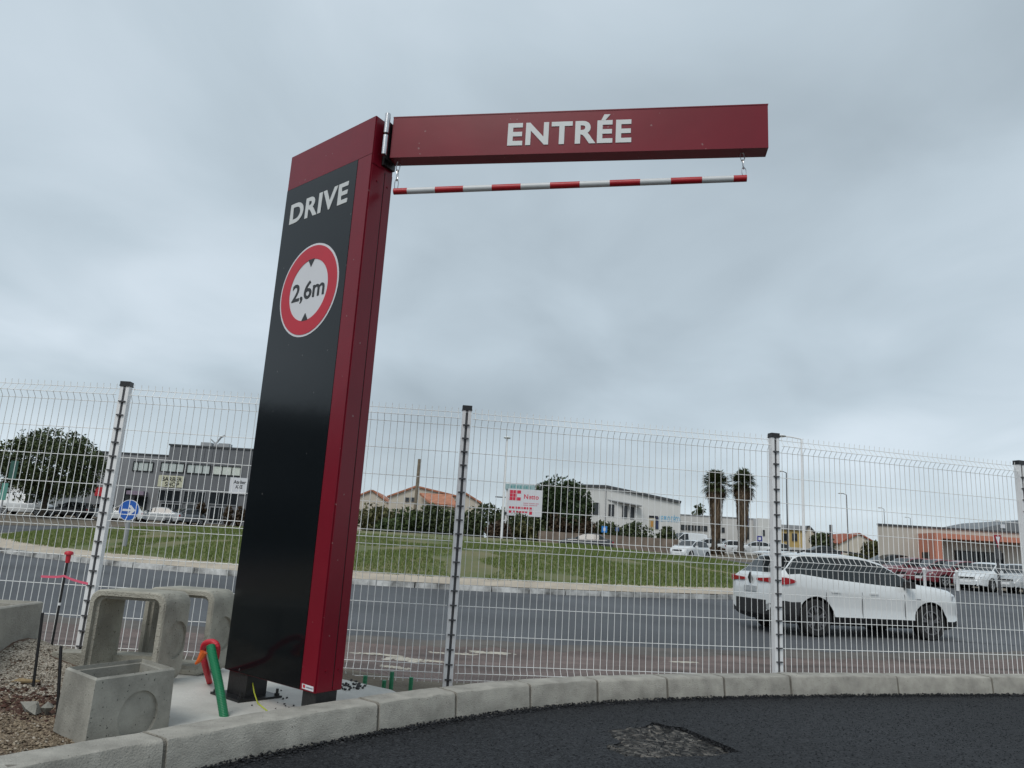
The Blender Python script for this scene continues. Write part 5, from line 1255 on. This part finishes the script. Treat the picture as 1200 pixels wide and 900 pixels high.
def board(x0, y0, x1, y1, Y, ybot, label, m, name='road_sign', mark=None):
    r = rect(x0, y0, x1, y1, Y); t = thing(name, ((r[0]+r[1])/2, Y, plane(Y)), label, 'sign')
    o = slab(r, Y, .04).build('sign_face', m, t); xc = (r[0]+r[1])/2
    MB().tube([Vector((xc, Y+.09, plane(Y)-.3)), Vector((xc, Y+.09, r[3]))], .05, 8).build('post', M_grey, t)
    if mark:
        w_ = r[1]-r[0]; h_ = r[3]-r[2]; slab((r[0]+w_*.3, r[1]-w_*.3, r[2]+h_*.25, r[3]-h_*.25), Y-.012, .01).build('mark', mark, o)
    return t
board(705, 616.5, 711.5, 624, 68, 645, 'square blue road sign before the green hedge', mat('bright_blue', (.03, .22, .6), .4), mark=M_signwhite)
board(721, 618, 725.5, 622.5, 70, 645, 'small dark blue road sign before the green hedge', mat('dull_blue', (.05, .09, .2), .4))
board(886.5, 628, 894, 634.5, 74, 652, 'dark violet blue parking sign between palm and white offices', mat('violet_blue', (.05, .05, .25), .4), mark=M_signwhite)
t = board(760, 607, 768, 621, 78, 650, 'tall cream sign with an amber emblem before the warehouse', mat('cream_board', (.5, .46, .36), .5), mark=mat('amber', (.5, .25, .06), .5))
board(11, 540, 20, 562, 60, 605, 'tall dark green sign beside the round tree', mat('dark_green_board', (.03, .1, .08), .5))
board(1, 566, 8, 586, 60, 605, 'pale green sign below the dark green one', mat('light_green_board', (.1, .3, .25), .5))
# traffic sign seen from behind/side on the right, bollards
Y = 36; r = rect(1164.5, 627, 1170.5, 645, Y); t = thing('traffic_sign', ((r[0]+r[1])/2, Y, plane(Y)), 'dark red and grey traffic sign turned edgeways on a thick post', 'sign')
xc = (r[0]+r[1])/2; MB().tube([Vector((xc, Y, plane(Y)-.2)), Vector((xc, Y, r[3]))], .06, 8).build('post', M_slot, t)
zt_ = r[3]; hh = .62
MB().wallpoly([Vector((xc-.16, Y-.1, zt_)), Vector((xc+.16, Y-.16, zt_)), Vector((xc, Y-.13, zt_-hh))], (0, 1, 0), .03).build('give_way_face', mat('sign_dark_red', (.3, .015, .03), .5), t)
MB().wallpoly([Vector((xc-.09, Y-.135, zt_-.08)), Vector((xc+.09, Y-.165, zt_-.08)), Vector((xc, Y-.15, zt_-hh*.75))], (0, 1, 0), .005).build('inner_field', M_signwhite, t)
MB().box((xc, Y-.1, zt_-hh-.3), (.22, .12, .4)).build('control_box', M_slot, t)
for i, x in enumerate((1084, 1122)):
    p = pl(x, 690-i*-1); Y = 39 if i == 0 else 38; p = Vector((atY(x, 685, Y).x, Y, plane(Y)))
    q = MB().lathe([(.07, -.1), (.07, .85), (.085, .87), (.085, .95), (.03, 1.0)], p, n=12); tag(q.build('bollard', M_white, None, p, smooth=True), ('white bollard nearer the orange porch corner', 'white bollard nearer the dark window band')[i], 'bollard', 'white bollards')

# unseen dark block added left of the site to darken the glossy panel's reflection
bs = thing('added_reflection_block', (-34, 12, plane(12)), 'added dark grey block left of the site, unseen, mirrored in the black panel', 'building')
MB().box((-38, 12, 3.2), (8, 70, 7.6)).build('wall', M_gwall, bs)
for k in range(10): MB().box((-33.97, -14+k*5.8, 1.6), (.1, 3.6, 2.2)).build('window', M_pane, bs)
